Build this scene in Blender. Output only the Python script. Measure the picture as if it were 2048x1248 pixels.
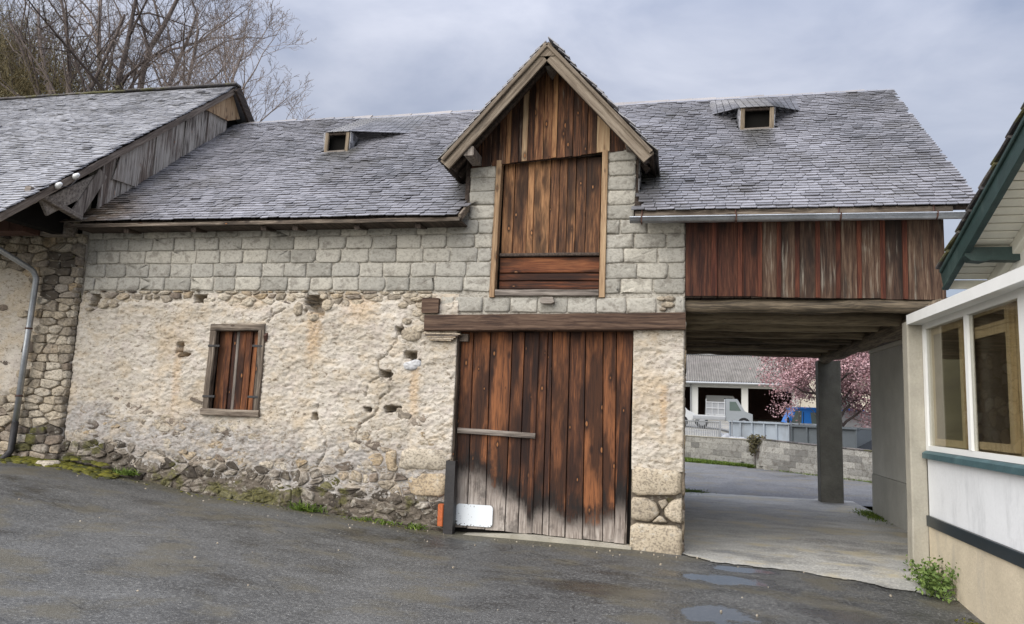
import bpy, math, random
import numpy as np
from mathutils import Matrix, Vector

for o in list(bpy.data.objects):
    bpy.data.objects.remove(o)
C = bpy.context.scene.collection
scene = bpy.context.scene
rnd = random.Random(7)
rng = np.random.default_rng(7)
R = math.radians

# ------------------------------------------------------------------ camera, sky, sun, exposure
yaw, pitch, roll = R(12.571), R(7.362), R(2.125)
fwd = Vector((-math.sin(yaw) * math.cos(pitch), math.cos(yaw) * math.cos(pitch), math.sin(pitch)))
r0 = Vector((math.cos(yaw), math.sin(yaw), 0)); u0 = r0.cross(fwd)
rv = math.cos(roll) * r0 + math.sin(roll) * u0
uv = -math.sin(roll) * r0 + math.cos(roll) * u0
cam = bpy.data.cameras.new('camera'); camo = bpy.data.objects.new('camera', cam); C.objects.link(camo)
M = Matrix(((rv.x, uv.x, -fwd.x, -0.122), (rv.y, uv.y, -fwd.y, -9.724), (rv.z, uv.z, -fwd.z, 1.72), (0, 0, 0, 1)))
camo.matrix_world = M
CAM = np.array((-0.122, -9.724, 1.72))
cam.sensor_width = 36; cam.lens = 25.998; cam.clip_start = 0.1; cam.clip_end = 3000
scene.camera = camo

SUN_EL, SUN_AZ = R(37), R(214)          # azimuth clockwise from +Y: behind the camera, slightly to its left
world = bpy.data.worlds.new('World'); scene.world = world; world.use_nodes = True
wt = world.node_tree; wt.nodes.clear()
def wn(t, **k):
    n = wt.nodes.new(t)
    for a, b in k.items(): setattr(n, a, b)
    return n
wo = wn('ShaderNodeOutputWorld'); wb = wn('ShaderNodeBackground'); wb.inputs['Strength'].default_value = 0.1
sky = wn('ShaderNodeTexSky', sky_type='NISHITA'); sky.sun_disc = False
sky.sun_elevation = SUN_EL; sky.sun_rotation = SUN_AZ
tc = wn('ShaderNodeTexCoord'); sp = wn('ShaderNodeSeparateXYZ'); wt.links.new(tc.outputs['Generated'], sp.inputs[0])
mp = wn('ShaderNodeMapping'); mp.inputs['Scale'].default_value = (2.1, 2.1, 4.6); mp.inputs['Rotation'].default_value = (0.3, 0.5, 0.2)
wt.links.new(tc.outputs['Generated'], mp.inputs[0])
no = wn('ShaderNodeTexNoise'); no.inputs['Scale'].default_value = 1.5; no.inputs['Detail'].default_value = 6; no.inputs['Roughness'].default_value = 0.52; no.inputs['Distortion'].default_value = 0.35
wt.links.new(mp.outputs[0], no.inputs[0])
cr = wn('ShaderNodeValToRGB'); e = cr.color_ramp.elements
e[0].position = 0.33; e[0].color = (3.75, 4.2, 5.5, 1); e[1].position = 0.66; e[1].color = (7.3, 7.5, 8.5, 1)
wt.links.new(no.outputs[0], cr.inputs[0])
# overcast sky: the dome brightens steadily from horizon to zenith
g1 = wn('ShaderNodeMath', operation='MAXIMUM'); g1.inputs[1].default_value = 0; wt.links.new(sp.outputs['Z'], g1.inputs[0])
g2 = wn('ShaderNodeMath', operation='MULTIPLY_ADD'); g2.inputs[1].default_value = 0.95; g2.inputs[2].default_value = 0.21
g3 = wn('ShaderNodeMath', operation='POWER'); g3.inputs[1].default_value = 2.6; wt.links.new(g1.outputs[0], g3.inputs[0]); wt.links.new(g3.outputs[0], g2.inputs[0])
vm = wn('ShaderNodeVectorMath', operation='SCALE'); wt.links.new(cr.outputs[0], vm.inputs[0]); wt.links.new(g2.outputs[0], vm.inputs['Scale'])
mx = wn('ShaderNodeMix', data_type='RGBA'); mx.inputs[0].default_value = 0.9
wt.links.new(sky.outputs[0], mx.inputs[6]); wt.links.new(vm.outputs[0], mx.inputs[7])
wt.links.new(mx.outputs[2], wb.inputs[0]); wt.links.new(wb.outputs[0], wo.inputs[0])

sl = bpy.data.lights.new('sun', 'SUN'); sl.energy = 1.5; sl.angle = R(75); sl.color = (1, 0.96, 0.9)
so = bpy.data.objects.new('sun', sl); C.objects.link(so)
sd = Vector((math.sin(SUN_AZ) * math.cos(SUN_EL), math.cos(SUN_AZ) * math.cos(SUN_EL), math.sin(SUN_EL)))
so.rotation_euler = sd.to_track_quat('Z', 'Y').to_euler(); so.location = (-6, -20, 25)

vs = scene.view_settings
vs.view_transform = 'Standard'; vs.look = 'None'; vs.gamma = 1; vs.use_curve_mapping = False; vs.exposure = 1.6

# ------------------------------------------------------------------ node helper
class G:
    def __init__(s, name, rough=0.8, spec=0.5):
        s.m = bpy.data.materials.new(name); s.m.use_nodes = True; s.t = s.m.node_tree
        s.b = s.t.nodes['Principled BSDF']; s.b.inputs['Roughness'].default_value = rough; s.b.inputs['Specular IOR Level'].default_value = spec
        s.p = s.t.nodes.new('ShaderNodeNewGeometry').outputs['Position']
    def n(s, t): return s.t.nodes.new(t)
    def put(s, v, sock):
        if isinstance(v, bpy.types.NodeSocket): s.t.links.new(v, sock)
        elif isinstance(v, tuple) and len(v) == 3 and sock.type == 'RGBA': sock.default_value = (*v, 1)
        else: sock.default_value = v
    def map(s, scale, v=None, loc=(0, 0, 0)):
        n = s.n('ShaderNodeMapping'); n.inputs['Scale'].default_value = scale; s.put(v if v is not None else s.p, n.inputs[0]); s.put(loc, n.inputs[1]); return n.outputs[0]
    def noise(s, v=None, scale=1, detail=5, rough=0.55, dist=0):
        n = s.n('ShaderNodeTexNoise'); s.put(v if v is not None else s.p, n.inputs[0])
        n.inputs['Scale'].default_value = scale; n.inputs['Detail'].default_value = detail; n.inputs['Roughness'].default_value = rough; n.inputs['Distortion'].default_value = dist
        return n.outputs[0]
    def vor(s, v=None, scale=1, feature='F1', out='Distance', rand=1):
        n = s.n('ShaderNodeTexVoronoi'); n.feature = feature; s.put(v if v is not None else s.p, n.inputs[0]); n.inputs['Scale'].default_value = scale; n.inputs['Randomness'].default_value = rand
        return n.outputs[out]
    def ma(s, op, a, b=0.0, c=0.0, clamp=False):
        n = s.n('ShaderNodeMath'); n.operation = op; n.use_clamp = clamp
        s.put(a, n.inputs[0]); s.put(b, n.inputs[1]); s.put(c, n.inputs[2]); return n.outputs[0]
    def ss(s, v, a, b):      # smooth ramp 0..1 from a to b
        n = s.n('ShaderNodeMapRange'); n.interpolation_type = 'SMOOTHSTEP'; s.put(v, n.inputs[0])
        if a < b: s.put(a, n.inputs[1]); s.put(b, n.inputs[2])
        else:
            s.put(b, n.inputs[1]); s.put(a, n.inputs[2]); n.inputs[3].default_value = 1; n.inputs[4].default_value = 0
        return n.outputs[0]
    def ramp(s, f, *st):
        n = s.n('ShaderNodeValToRGB'); el = n.color_ramp.elements
        while len(el) < len(st): el.new(0.5)
        for e_, (p, c) in zip(el, st): e_.position = p; e_.color = (*c, 1)
        s.put(f, n.inputs[0]); return n.outputs[0]
    def mix(s, f, a, b, mode='MIX'):
        n = s.n('ShaderNodeMix'); n.data_type = 'RGBA'; n.blend_type = mode; s.put(f, n.inputs[0]); s.put(a, n.inputs[6]); s.put(b, n.inputs[7]); return n.outputs[2]
    def xyz(s, v=None):
        n = s.n('ShaderNodeSeparateXYZ'); s.put(v if v is not None else s.p, n.inputs[0]); return n.outputs
    def attr(s, name):
        n = s.n('ShaderNodeAttribute'); n.attribute_name = name; return n.outputs['Fac']
    def hsv(s, c, h=0.5, sat=1.0, v=1.0):
        n = s.n('ShaderNodeHueSaturation'); s.put(h, n.inputs[0]); s.put(sat, n.inputs[1]); s.put(v, n.inputs[2]); s.put(c, n.inputs[4]); return n.outputs[0]
    def bump(s, h, strength=0.5, dist=0.01):
        n = s.n('ShaderNodeBump'); n.inputs['Strength'].default_value = strength; n.inputs['Distance'].default_value = dist; s.put(h, n.inputs['Height'])
        if s.b.inputs['Normal'].is_linked: s.t.links.new(s.b.inputs['Normal'].links[0].from_socket, n.inputs['Normal'])
        s.t.links.new(n.outputs[0], s.b.inputs['Normal'])
    def col(s, c): s.put(c, s.b.inputs['Base Color'])
    def rough(s, r): s.put(r, s.b.inputs['Roughness'])

def wood(name, dark, mid, light, axis='z', knots=True, grey=False, black=0.5, greyness=0.0, gcols=((.10, .085, .07), (.36, .32, .275)), contrast=1.0, knotcol=(.28, .12, .045)):
    g = G(name, 0.78, 0.3)
    t = g.attr('tone')
    off = g.n('ShaderNodeCombineXYZ'); k = g.ma('MULTIPLY', t, 37.0)
    g.put(k, off.inputs[0]); g.put(g.ma('MULTIPLY', t, 91.0), off.inputs[1]); g.put(g.ma('MULTIPLY', t, 53.0), off.inputs[2])
    va = g.n('ShaderNodeVectorMath'); va.operation = 'ADD'; g.put(g.p, va.inputs[0]); g.put(off.outputs[0], va.inputs[1]); P = va.outputs[0]
    if isinstance(axis, tuple):
        rm = g.n('ShaderNodeMapping'); g.put(P, rm.inputs[0]); rm.inputs['Rotation'].default_value = axis[1]; P = rm.outputs[0]; axis = axis[0]
    def S(ac, al): return {'z': (ac, ac, al), 'x': (al, ac, ac), 'y': (ac, al, ac)}[axis]
    warp = g.noise(g.map(S(3, 1.3), P), 1, 2)
    wv = g.n('ShaderNodeVectorMath'); wv.operation = 'ADD'; cw = g.n('ShaderNodeCombineXYZ'); w_ = g.ma('MULTIPLY', warp, 0.05)
    for i in range(3): g.put(w_, cw.inputs[i])
    g.put(P, wv.inputs[0]); g.put(cw.outputs[0], wv.inputs[1]); Q = wv.outputs[0]
    streak = g.noise(g.map(S(30, 1.2), Q), 1, 7, 0.66)
    fine = g.noise(g.map(S(150, 4.5), Q), 1, 4, 0.6)
    big = g.noise(g.map(S(4.5, 0.9), P), 1, 4, 0.6)
    f = g.ma('ADD', g.ma('MULTIPLY', g.ma('SUBTRACT', streak, 0.5), 1.05), g.ma('MULTIPLY_ADD', g.ma('SUBTRACT', fine, 0.5), 0.55, 0.53))
    f = g.ma('ADD', f, g.ma('MULTIPLY', g.ma('SUBTRACT', t, 0.5), 0.30 * contrast))
    c = g.ramp(f, (0.34, dark), (0.52, mid), (0.72, light))
    bm = g.ss(g.ma('ADD', big, g.ma('MULTIPLY', streak, 0.35)), 0.86 - 0.35 * black, 1.05 - 0.35 * black)
    c = g.mix(g.ma('MULTIPLY', bm, 0.82), c, (dark[0] * .35, dark[1] * .4, dark[2] * .5))
    h = g.ma('ADD', g.ma('MULTIPLY', fine, 0.6), g.ma('MULTIPLY', streak, 0.8))
    if knots:
        kp = g.map(S(8.0, 3.4), Q); d = g.vor(kp, 1, rand=1.0); kc = g.xyz(g.vor(kp, 1, out='Color', rand=1.0))
        sz = g.ma('MULTIPLY', g.ss(kc[0], 0.10, 0.50), g.ma('MULTIPLY_ADD', kc[1], 0.8, 0.5)); d = g.ma('DIVIDE', d, g.ma('MAXIMUM', sz, 0.02)); # knots of many sizes
        kn = g.ss(d, 0.13, 0.08); ring = g.ma('MULTIPLY', g.ss(d, 0.34, 0.12), 0.8)
        c = g.mix(ring, c, (dark[0] * .45, dark[1] * .45, dark[2] * .5)); c = g.mix(kn, c, knotcol)
        h = g.ma('ADD', h, g.ma('MULTIPLY', kn, 0.6))
    if grey:
        wz = g.attr('wz')
        pat = g.noise(g.map(S(3.6, 2.6), P), 1, 5, .65); lim = g.ma('ADD', g.ma('ADD', wz, g.ma('MULTIPLY', g.ma('SUBTRACT', pat, 0.5), .42)), g.ma('ADD', g.ma('MULTIPLY', g.ma('SUBTRACT', streak, 0.5), 0.42), g.ma('MULTIPLY', g.ma('SUBTRACT', fine, 0.5), 0.22)))
        gc = g.ramp(g.ma('ADD', g.ma('MULTIPLY', streak, 0.6), g.ma('MULTIPLY', fine, 0.42)), (0.32, (.05, .042, .036)), (0.46, (.20, .165, .14)), (0.66, (.56, .50, .44)))
        gc = g.mix(g.ma('MULTIPLY', g.ss(lim, -.25, -.62), .45), gc, (.55, .50, .45)); gc = g.mix(g.ma('MULTIPLY', g.ss(pat, .50, .36), .7), gc, (.07, .06, .052))
        bl = g.ma('MULTIPLY', g.ss(g.ma('ADD', lim, g.ma('MULTIPLY', g.ma('SUBTRACT', pat, .5), 1.0)), 0.42, 0.02), 0.93)
        c = g.mix(bl, c, (.012, .010, .009))
        c = g.mix(g.ss(lim, 0.08, -0.20), c, gc)
    if greyness > 0:
        gm = g.ss(g.ma('ADD', g.ma('MULTIPLY', streak, 0.8), g.ma('MULTIPLY', g.noise(g.map(S(2.2, 1.4), P), 1, 3), 0.6)), 1.05 - 0.65 * greyness, 1.25 - 0.65 * greyness)
        gc = g.ramp(g.ma('ADD', g.ma('MULTIPLY', streak, 0.55), g.ma('MULTIPLY', fine, 0.45)), (0.36, gcols[0]), (0.66, gcols[1]))
        c = g.mix(gm, c, gc)
    g.col(c); g.bump(h, 0.75, 0.006)
    return g.m

MAT = {}
MAT['door'] = wood('weathered door wood', (.028, .012, .008), (.088, .034, .016), (.25, .095, .036), grey=True, black=0.80, contrast=1.0)
MAT['loft'] = wood('loft door wood', (.04, .020, .012), (.16, .072, .033), (.42, .22, .10), black=0.66, contrast=0.9, greyness=0.30, gcols=((.05, .04, .033), (.22, .18, .14)), knotcol=(.42, .20, .085))
MAT['loft_h'] = wood('loft rail wood', (.04, .017, .010), (.14, .045, .018), (.26, .10, .04), axis='x', black=0.75, greyness=0.25, gcols=((.03, .027, .025), (.16, .14, .12)), knotcol=(.36, .17, .08))
MAT['gable'] = wood('gable board wood', (.035, .016, .009), (.15, .062, .028), (.38, .20, .09), black=0.66, contrast=1.4, greyness=0.38, gcols=((.055, .043, .035), (.33, .27, .21)))
MAT['pass'] = wood('upper board wood', (.022, .008, .006), (.070, .024, .013), (.135, .058, .031), knots=False, black=0.55, contrast=0.8)
MAT['pass_grey'] = wood('weathered upper board wood', (.030, .017, .012), (.085, .048, .031), (.19, .13, .085), knots=False, black=0.62, contrast=0.4, greyness=0.50, gcols=((.05, .042, .034), (.36, .32, .26)))
MAT['batten'] = wood('red batten wood', (.030, .009, .006), (.075, .022, .012), (.155, .052, .027), knots=False, black=0.42, contrast=0.5)
MAT['hatch_wood'] = wood('grey tan hatch timber', (.09, .068, .045), (.20, .155, .105), (.32, .255, .18), black=0.2, contrast=0.4)
MAT['pale'] = wood('pale timber', (.17, .105, .058), (.32, .205, .115), (.46, .33, .20), black=0.1, contrast=0.4)
for nm_, an_ in (('barge_l', R(48.5)), ('barge_r', R(-48.5))): MAT[nm_] = wood('bargeboard timber', (.085, .064, .046), (.18, .142, .103), (.30, .25, .19), axis=('x', (0, an_, 0)), knots=False, black=0.25, contrast=0.3)
MAT['verge_wood'] = wood('verge timber', (.06, .045, .035), (.14, .11, .088), (.25, .21, .17), axis=('y', (R(-39), 0, 0)), knots=False, black=0.25, contrast=0.3)
MAT['silver'] = wood('silvered timber', (.07, .055, .045), (.19, .16, .135), (.36, .32, .275), knots=False, black=0.35, contrast=0.7)
MAT['silver_x'] = wood('silvered rail', (.06, .05, .042), (.19, .16, .135), (.36, .32, .275), axis='x', knots=False, black=0.3, contrast=0.5)
MAT['frame'] = wood('window frame timber', (.04, .030, .022), (.12, .092, .068), (.33, .275, .215), black=0.35, contrast=0.5, greyness=0.3)
MAT['frame_x'] = wood('window frame rail', (.04, .030, .022), (.12, .092, .068), (.33, .275, .215), axis='x', black=0.35, contrast=0.5, greyness=0.3)
MAT['shutter'] = wood('shutter wood', (.025, .010, .007), (.105, .036, .014), (.30, .115, .042), black=0.66, contrast=1.6)
MAT['left_board'] = wood('grey gable board', (.06, .046, .038), (.17, .13, .105), (.33, .28, .235), black=0.40, contrast=0.8, greyness=0.72, gcols=((.16, .14, .125), (.56, .52, .46)))
MAT['lintel'] = wood('lintel oak', (.022, .013, .010), (.075, .043, .028), (.15, .098, .066), axis='x', knots=False, black=0.2, contrast=0.3)
MAT['beam'] = wood('old beam', (.05, .04, .028), (.16, .125, .085), (.30, .245, .165), axis='x', knots=False, black=0.25, contrast=0.9)
MAT['beam_y'] = wood('old log', (.07, .055, .04), (.17, .135, .095), (.28, .225, .16), axis='y', knots=False, black=0.2, contrast=0.5)
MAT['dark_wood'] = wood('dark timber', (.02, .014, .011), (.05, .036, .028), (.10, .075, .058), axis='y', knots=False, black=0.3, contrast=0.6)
MAT['inner_wood'] = wood('varnished window wood', (.42, .33, .20), (.53, .43, .28), (.62, .52, .36), knots=False, black=0.0, contrast=0.1)

def rough_wall(name, base, stops):
    g = G(name, 0.93, 0.2); x, y, z = g.xyz()
    n1 = g.noise(g.map((1.1, 1.1, 1.6)), 1, 5, 0.6); n2 = g.noise(g.map((15, 15, 25)), 1, 6, 0.68, 0.5); n3 = g.noise(g.map((60, 60, 90)), 1, 4, 0.6)
    c = g.ramp(g.ma('ADD', g.ma('MULTIPLY', n1, 0.55), g.ma('MULTIPLY', n2, 0.5)), *stops)
    # ochre iron staining in patches
    st = g.noise(g.map((0.9, 0.9, 0.55), loc=(3.1, 0, 1.7)), 1, 4, 0.6)
    c = g.mix(g.ma('MULTIPLY', g.ss(st, 0.52, 0.70), 0.45), c, (.50, .36, .205))
    run = g.noise(g.map((5, 5, 0.5), loc=(7, 0, 0)), 1, 4, 0.6)
    for cx, w, zt, zb, k in ((-5.18, .16, 2.98, 2.15, .75), (-3.62, .10, 2.2, 1.35, .7), (-7.35, .10, 2.4, 1.35, .55), (-0.26, .07, 2.05, 1.3, .65), (-4.5, .35, 3.2, 2.7, .6), (-6.3, .5, 3.2, 2.85, .45)):
        d = g.ma('ABSOLUTE', g.ma('SUBTRACT', x, cx)); m = g.ss(g.ma('ADD', d, g.ma('MULTIPLY', g.ma('SUBTRACT', n2, 0.5), w * 1.6)), w, w * .2)
        m = g.ma('MULTIPLY', m, g.ma('MULTIPLY', g.ss(z, zt + .06, zt), g.ss(z, zb, zb + .35)))
        c = g.mix(g.ma('MULTIPLY', m, k * .62), c, (.52, .32, .14))
    # cold grey lime wash low down at the left, with its own ragged edge
    gz = g.ma('ADD', z, g.ma('ADD', g.ma('MULTIPLY', x, 0.075), g.ma('MULTIPLY', g.ma('SUBTRACT', n1, 0.5), 1.1)))
    c = g.mix(g.ma('MULTIPLY', g.ss(gz, 1.0, 0.65), 0.8), c, g.ramp(n2, (0.35, (.20, .185, .17)), (0.65, (.44, .42, .40))))
    dash = g.noise(g.map((16, 16, 52), loc=(2, 5, 1)), 1, 5, .7, .6); c = g.mix(g.ma('MULTIPLY', g.ss(dash, .435, .34), .85), c, (.13, .095, .065)); c = g.mix(g.ma('MULTIPLY', g.ss(dash, .56, .68), .6), c, (.66, .60, .52))  # dark dashes paint in the short shadows of the flaky render
    hue = g.noise(g.map((3.2, 3.2, 4.5), loc=(1, 2, 9)), 1, 4, .6); c = g.mix(g.ma('MULTIPLY', g.ss(hue, .50, .62), .40), c, (.50, .40, .275)); c = g.mix(g.ma('MULTIPLY', g.ss(hue, .47, .36), .40), c, (.46, .40, .355))
    sp_ = g.vor(g.map((14, 14, 22)), 1); c = g.mix(g.ma('MULTIPLY', g.ss(sp_, 0.16, 0.06), g.ss(n1, .45, .6)), c, (.16, .12, .09))
    pit = g.ss(n2, 0.44, 0.33); c = g.mix(g.ma('MULTIPLY', pit, 0.7), c, (.17, .13, .09))
    g.col(c); g.bump(g.ma('ADD', g.ma('MULTIPLY', n2, 0.9), g.ma('MULTIPLY', n3, 0.5)), 0.7, 0.02)
    return g.m
MAT['plaster'] = rough_wall('rough lime render', None, ((0.34, (.27, .225, .175)), (0.47, (.46, .41, .335)), (0.62, (.59, .54, .465))))

def stone_mat(name, stops, moss=0.0, lichen=0.3, bump=0.8, speck=.55):
    g = G(name, 0.9, 0.25); t = g.attr('tone')
    n1 = g.noise(g.map((6, 6, 8)), 1, 5, 0.6); n2 = g.noise(g.map((32, 32, 40)), 1, 5, 0.65); n0 = g.noise(g.map((1.6, 1.6, 1.6)), 1, 3)
    c = g.ramp(g.ma('ADD', t, g.ma('MULTIPLY', g.ma('SUBTRACT', n1, 0.5), 0.35)), *stops)
    c = g.mix(g.ma('MULTIPLY', g.ss(n2, 0.52, 0.40), speck), c, (.09, .075, .06)); c = g.mix(g.ma('MULTIPLY', g.ss(n1, 0.46, 0.36), 0.45), c, (.12, .10, .08))
    if lichen: c = g.mix(g.ma('MULTIPLY', g.ss(g.noise(g.map((11, 11, 13), loc=(5, 2, 1)), 1, 5, .7), 0.56, 0.66), lichen), c, (.56, .53, .46))
    if moss: c = g.mix(g.ma('MULTIPLY', g.ss(g.ma('ADD', n0, g.ma('MULTIPLY', n1, .4)), 0.76 - .2 * moss, 0.86 - .2 * moss), 0.75), c, g.ramp(n2, (.4, (.06, .06, .02)), (.65, (.16, .15, .04))))
    g.col(c); g.bump(g.ma('ADD', g.ma('MULTIPLY', n1, 0.8), g.ma('MULTIPLY', n2, 0.5)), bump, 0.02)
    return g.m
MAT['block'] = stone_mat('split faced block', ((0.0, (.31, .295, .255)), (0.5, (.41, .39, .34)), (1, (.48, .45, .38))), lichen=.35, bump=.6, speck=.28)
MAT['stone'] = stone_mat('fieldstone', ((0.0, (.11, .09, .075)), (0.25, (.24, .19, .145)), (0.5, (.36, .31, .25)), (0.75, (.42, .32, .20)), (1, (.50, .45, .37))))
MAT['stone_pale'] = stone_mat('pale fieldstone', ((0.0, (.27, .23, .18)), (0.5, (.45, .38, .28)), (1, (.54, .48, .385))), lichen=.4)
MAT['stone_damp'] = stone_mat('damp mossy fieldstone', ((0.0, (.045, .037, .030)), (0.35, (.105, .087, .068)), (0.7, (.19, .16, .125)), (1, (.34, .30, .25))), moss=0.18, lichen=.45)
MAT['mortar'] = stone_mat('lime mortar', ((0, (.44, .41, .35)), (1, (.44, .41, .35))), lichen=.5)
MAT['mortar_dark'] = stone_mat('old earth mortar', ((0, (.15, .125, .098)), (1, (.15, .125, .098))), lichen=.4, moss=.15)

def slate_mat(name, stops, r0_=0.30, r1_=0.55, dirt=0.4, worn=None, stains=()):
    g = G(name, 0.4, 0.75); t = g.attr('tone')
    n1 = g.noise(g.map((0.55, 0.55, 0.55)), 1, 4, 0.6); n2 = g.noise(g.map((20, 20, 20)), 1, 5, 0.6)
    f = g.ma('ADD', g.ma('ADD', g.ma('MULTIPLY', t, 0.75), g.ma('MULTIPLY', g.ma('SUBTRACT', n1, 0.45), 0.9)), g.ma('MULTIPLY', g.ma('SUBTRACT', n2, 0.5), 0.35))
    c = g.ramp(f, *stops)
    c = g.mix(g.ma('MULTIPLY', g.ss(g.noise(g.map((1.2, 1.2, 1.2), loc=(9, 3, 2)), 1, 5, .65), 0.52, 0.66), dirt), c, (.085, .078, .065))
    for hx, hw, zt, zb in stains:      # run-off stains below the roof hatches and beside the dormer
        x, y, z = g.xyz(); d = g.ma('ABSOLUTE', g.ma('SUBTRACT', x, hx)); m = g.ss(g.ma('ADD', d, g.ma('MULTIPLY', g.ma('SUBTRACT', n1, .5), hw * 1.2)), hw, hw * .45)
        m = g.ma('MULTIPLY', m, g.ma('MULTIPLY', g.ss(z, zt + .1, zt), g.ss(z, zb, zt))); c = g.mix(g.ma('MULTIPLY', m, .8), c, g.ramp(n2, (.35, (.035, .033, .028)), (.65, (.11, .105, .088))))
    if worn:   # rusty, mossy patch near one eave corner
        x, y, z = g.xyz()
        d = g.ma('ADD', g.ma('ABSOLUTE', g.ma('SUBTRACT', x, worn[0])), g.ma('MULTIPLY', g.ma('ABSOLUTE', g.ma('SUBTRACT', y, worn[1])), 1.2))
        m = g.ss(g.ma('ADD', d, g.ma('MULTIPLY', n1, 0.8)), worn[2], worn[2] * .4)
        c = g.mix(m, c, g.ramp(g.ma('ADD', g.ma('MULTIPLY', t, .6), g.ma('MULTIPLY', n2, .4)), (.3, (.03, .027, .024)), (.55, (.12, .085, .055)), (.8, (.30, .29, .27))))
    g.col(c); g.rough(g.ma('ADD', g.ma('MULTIPLY', n2, r1_ - r0_), r0_ - .05)); g.bump(n2, 0.35, 0.008)
    return g.m
MAT['slate'] = slate_mat('barn slate', ((0.10, (.09, .09, .097)), (0.45, (.20, .197, .213)), (0.9, (.34, .335, .36))), worn=(-9.1, -.2, 1.9), stains=((1.11, .34, 6.2, 5.35), (-5.85, .5, 6.1, 5.4), (-.45, .28, 5.1, 4.2), (-3.1, .35, 5.2, 4.2)))
MAT['ridge_slate'] = slate_mat('tan ridge slate', ((0.1, (.16, .145, .135)), (0.5, (.27, .245, .225)), (0.9, (.36, .33, .31))), .45, .65, .3)
MAT['slate_l'] = slate_mat('pale old slate', ((0.10, (.14, .14, .15)), (0.45, (.31, .31, .325)), (0.9, (.47, .47, .48))), 0.35, 0.6, 0.25)

def plain(name, c, rough=0.6, spec=0.5, metal=0.0, var=0.15, scale=6, bump=0.1, stain=None, bscale=40):
    g = G(name, rough, spec); g.b.inputs['Metallic'].default_value = metal
    n = g.noise(None, scale, 5, 0.6); n2 = g.noise(None, bscale, 4, 0.6)
    lo = tuple(v * (1 - var) for v in c); hi = tuple(min(1, v * (1 + var)) for v in c)
    cc = g.ramp(g.ma('ADD', g.ma('MULTIPLY', n, .7), g.ma('MULTIPLY', n2, .3)), (0.32, lo), (0.68, hi))
    if stain:
        s_ = g.noise(g.map((stain[2], stain[2], stain[2] * .28)), 1, 6, 0.68); cc = g.mix(g.ma('MULTIPLY', g.ss(s_, 0.50, 0.68), stain[1]), cc, stain[0])
    g.col(cc)
    if bump: g.bump(n2, bump, 0.01)
    return g.m
MAT['zinc'] = plain('weathered zinc', (.42, .44, .46), 0.42, 0.5, 0.75, 0.25, 5, 0.1)
MAT['rust'] = plain('rusted steel', (.09, .045, .033), 0.7, 0.4, 0.1, 0.35, 9, 0.3)
MAT['iron'] = plain('dark iron', (.035, .033, .033), 0.55, 0.5, 0.4, 0.3, 12, 0.3)
MAT['orange'] = plain('orange rust paint', (.42, .105, .03), 0.6, 0.4, 0, 0.25, 20, 0.2)
MAT['concrete'] = plain('grey concrete', (.16, .155, .132), 0.85, 0.3, 0, 0.3, 3, 0.4, ((.075, .072, .06), .6, 1.6))
MAT['concrete_pale'] = plain('pale concrete', (.36, .335, .275), 0.85, 0.3, 0, 0.2, 3, 0.4, ((.22, .20, .15), .6, 2.2))
MAT['grey_render'] = plain('grey cement render', (.60, .595, .545), 0.9, 0.25, 0, 0.16, 1.6, 0.25, ((.50, .50, .46), .5, 1.0))
MAT['grey_render_low'] = plain('darker cement render', (.50, .495, .45), 0.9, 0.25, 0, 0.16, 1.8, 0.25, ((.40, .40, .36), .5, 1.2))
MAT['white_render'] = plain('white wall paint', (.72, .73, .735), 0.75, 0.3, 0, 0.06, 2, 0.3, ((.50, .51, .515), .75, 1.8), 25)
MAT['cream'] = plain('cream wall paint', (.68, .66, .58), 0.75, 0.3, 0, 0.06, 2, 0.2)
MAT['plinth'] = plain('stained plinth render', (.55, .475, .35), 0.88, 0.25, 0, 0.15, 2.5, 0.5, ((.40, .36, .29), .65, 2.4), 30)
MAT['white'] = plain('white painted timber', (.78, .78, .75), 0.45, 0.5, 0, 0.04, 4, 0.05)
MAT['soffit'] = plain('cream soffit boards', (.66, .63, .53), 0.55, 0.4, 0, 0.07, 6, 0.08)
MAT['green'] = plain('blue green paint', (.020, .042, .038), 0.5, 0.5, 0, 0.3, 7, 0.15, ((.075, .11, .10), .5, 3.0))
MAT['sill_green'] = plain('faded blue green paint', (.050, .098, .108), 0.55, 0.5, 0, 0.25, 6, 0.15, ((.12, .20, .20), .5, 3.0))
MAT['band'] = plain('blue black paint', (.008, .016, .022), 0.35, 0.5, 0, 0.3, 5, 0.05)
MAT['tile'] = stone_mat('old dark tile', ((0, (.06, .058, .062)), (0.6, (.12, .115, .12)), (1, (.20, .18, .17))), moss=.1, lichen=.25, bump=.5)
MAT['enamel'] = None
MAT['painted_dark'] = plain('painted interior darkness', (.012, .011, .010), 0.95, 0.1, 0, 0.1, 3, 0)  # near-black colour stands for the darkness inside openings and lofts
MAT['dark_pane'] = plain('dark inner pane', (.055, .042, .030), 0.35, 0.35, 0, 0.25, 1.5, 0.05)
MAT['bark'] = plain('grey brown bark', (.15, .122, .108), 0.95, 0.2, 0, 0.3, 3, 0.4)
MAT['bark_pale'] = plain('pale grey bark', (.25, .205, .18), 0.95, 0.2, 0, 0.3, 3, 0.4)
MAT['bark_dark'] = plain('dark wet bark', (.075, .06, .054), 0.9, 0.2, 0, 0.3, 3, 0.4)
MAT['twig'] = plain('brown twig thicket', (.23, .19, .105), 0.95, 0.1, 0, 0.4, 0.5, 0)
MAT['paint_white'] = plain('white vehicle paint', (.55, .56, .56), 0.3, 0.5, 0, 0.03, 2, 0)
MAT['paint_blue'] = plain('blue vehicle paint', (.02, .19, .62), 0.3, 0.5, 0, 0.06, 2, 0)
MAT['paint_black'] = plain('black vehicle paint', (.012, .012, .014), 0.2, 0.5, 0, 0.1, 2, 0)
MAT['car_glass'] = plain('vehicle window glass', (.10, .13, .115), 0.08, 0.6, 0, 0.1, 2, 0)
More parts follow.
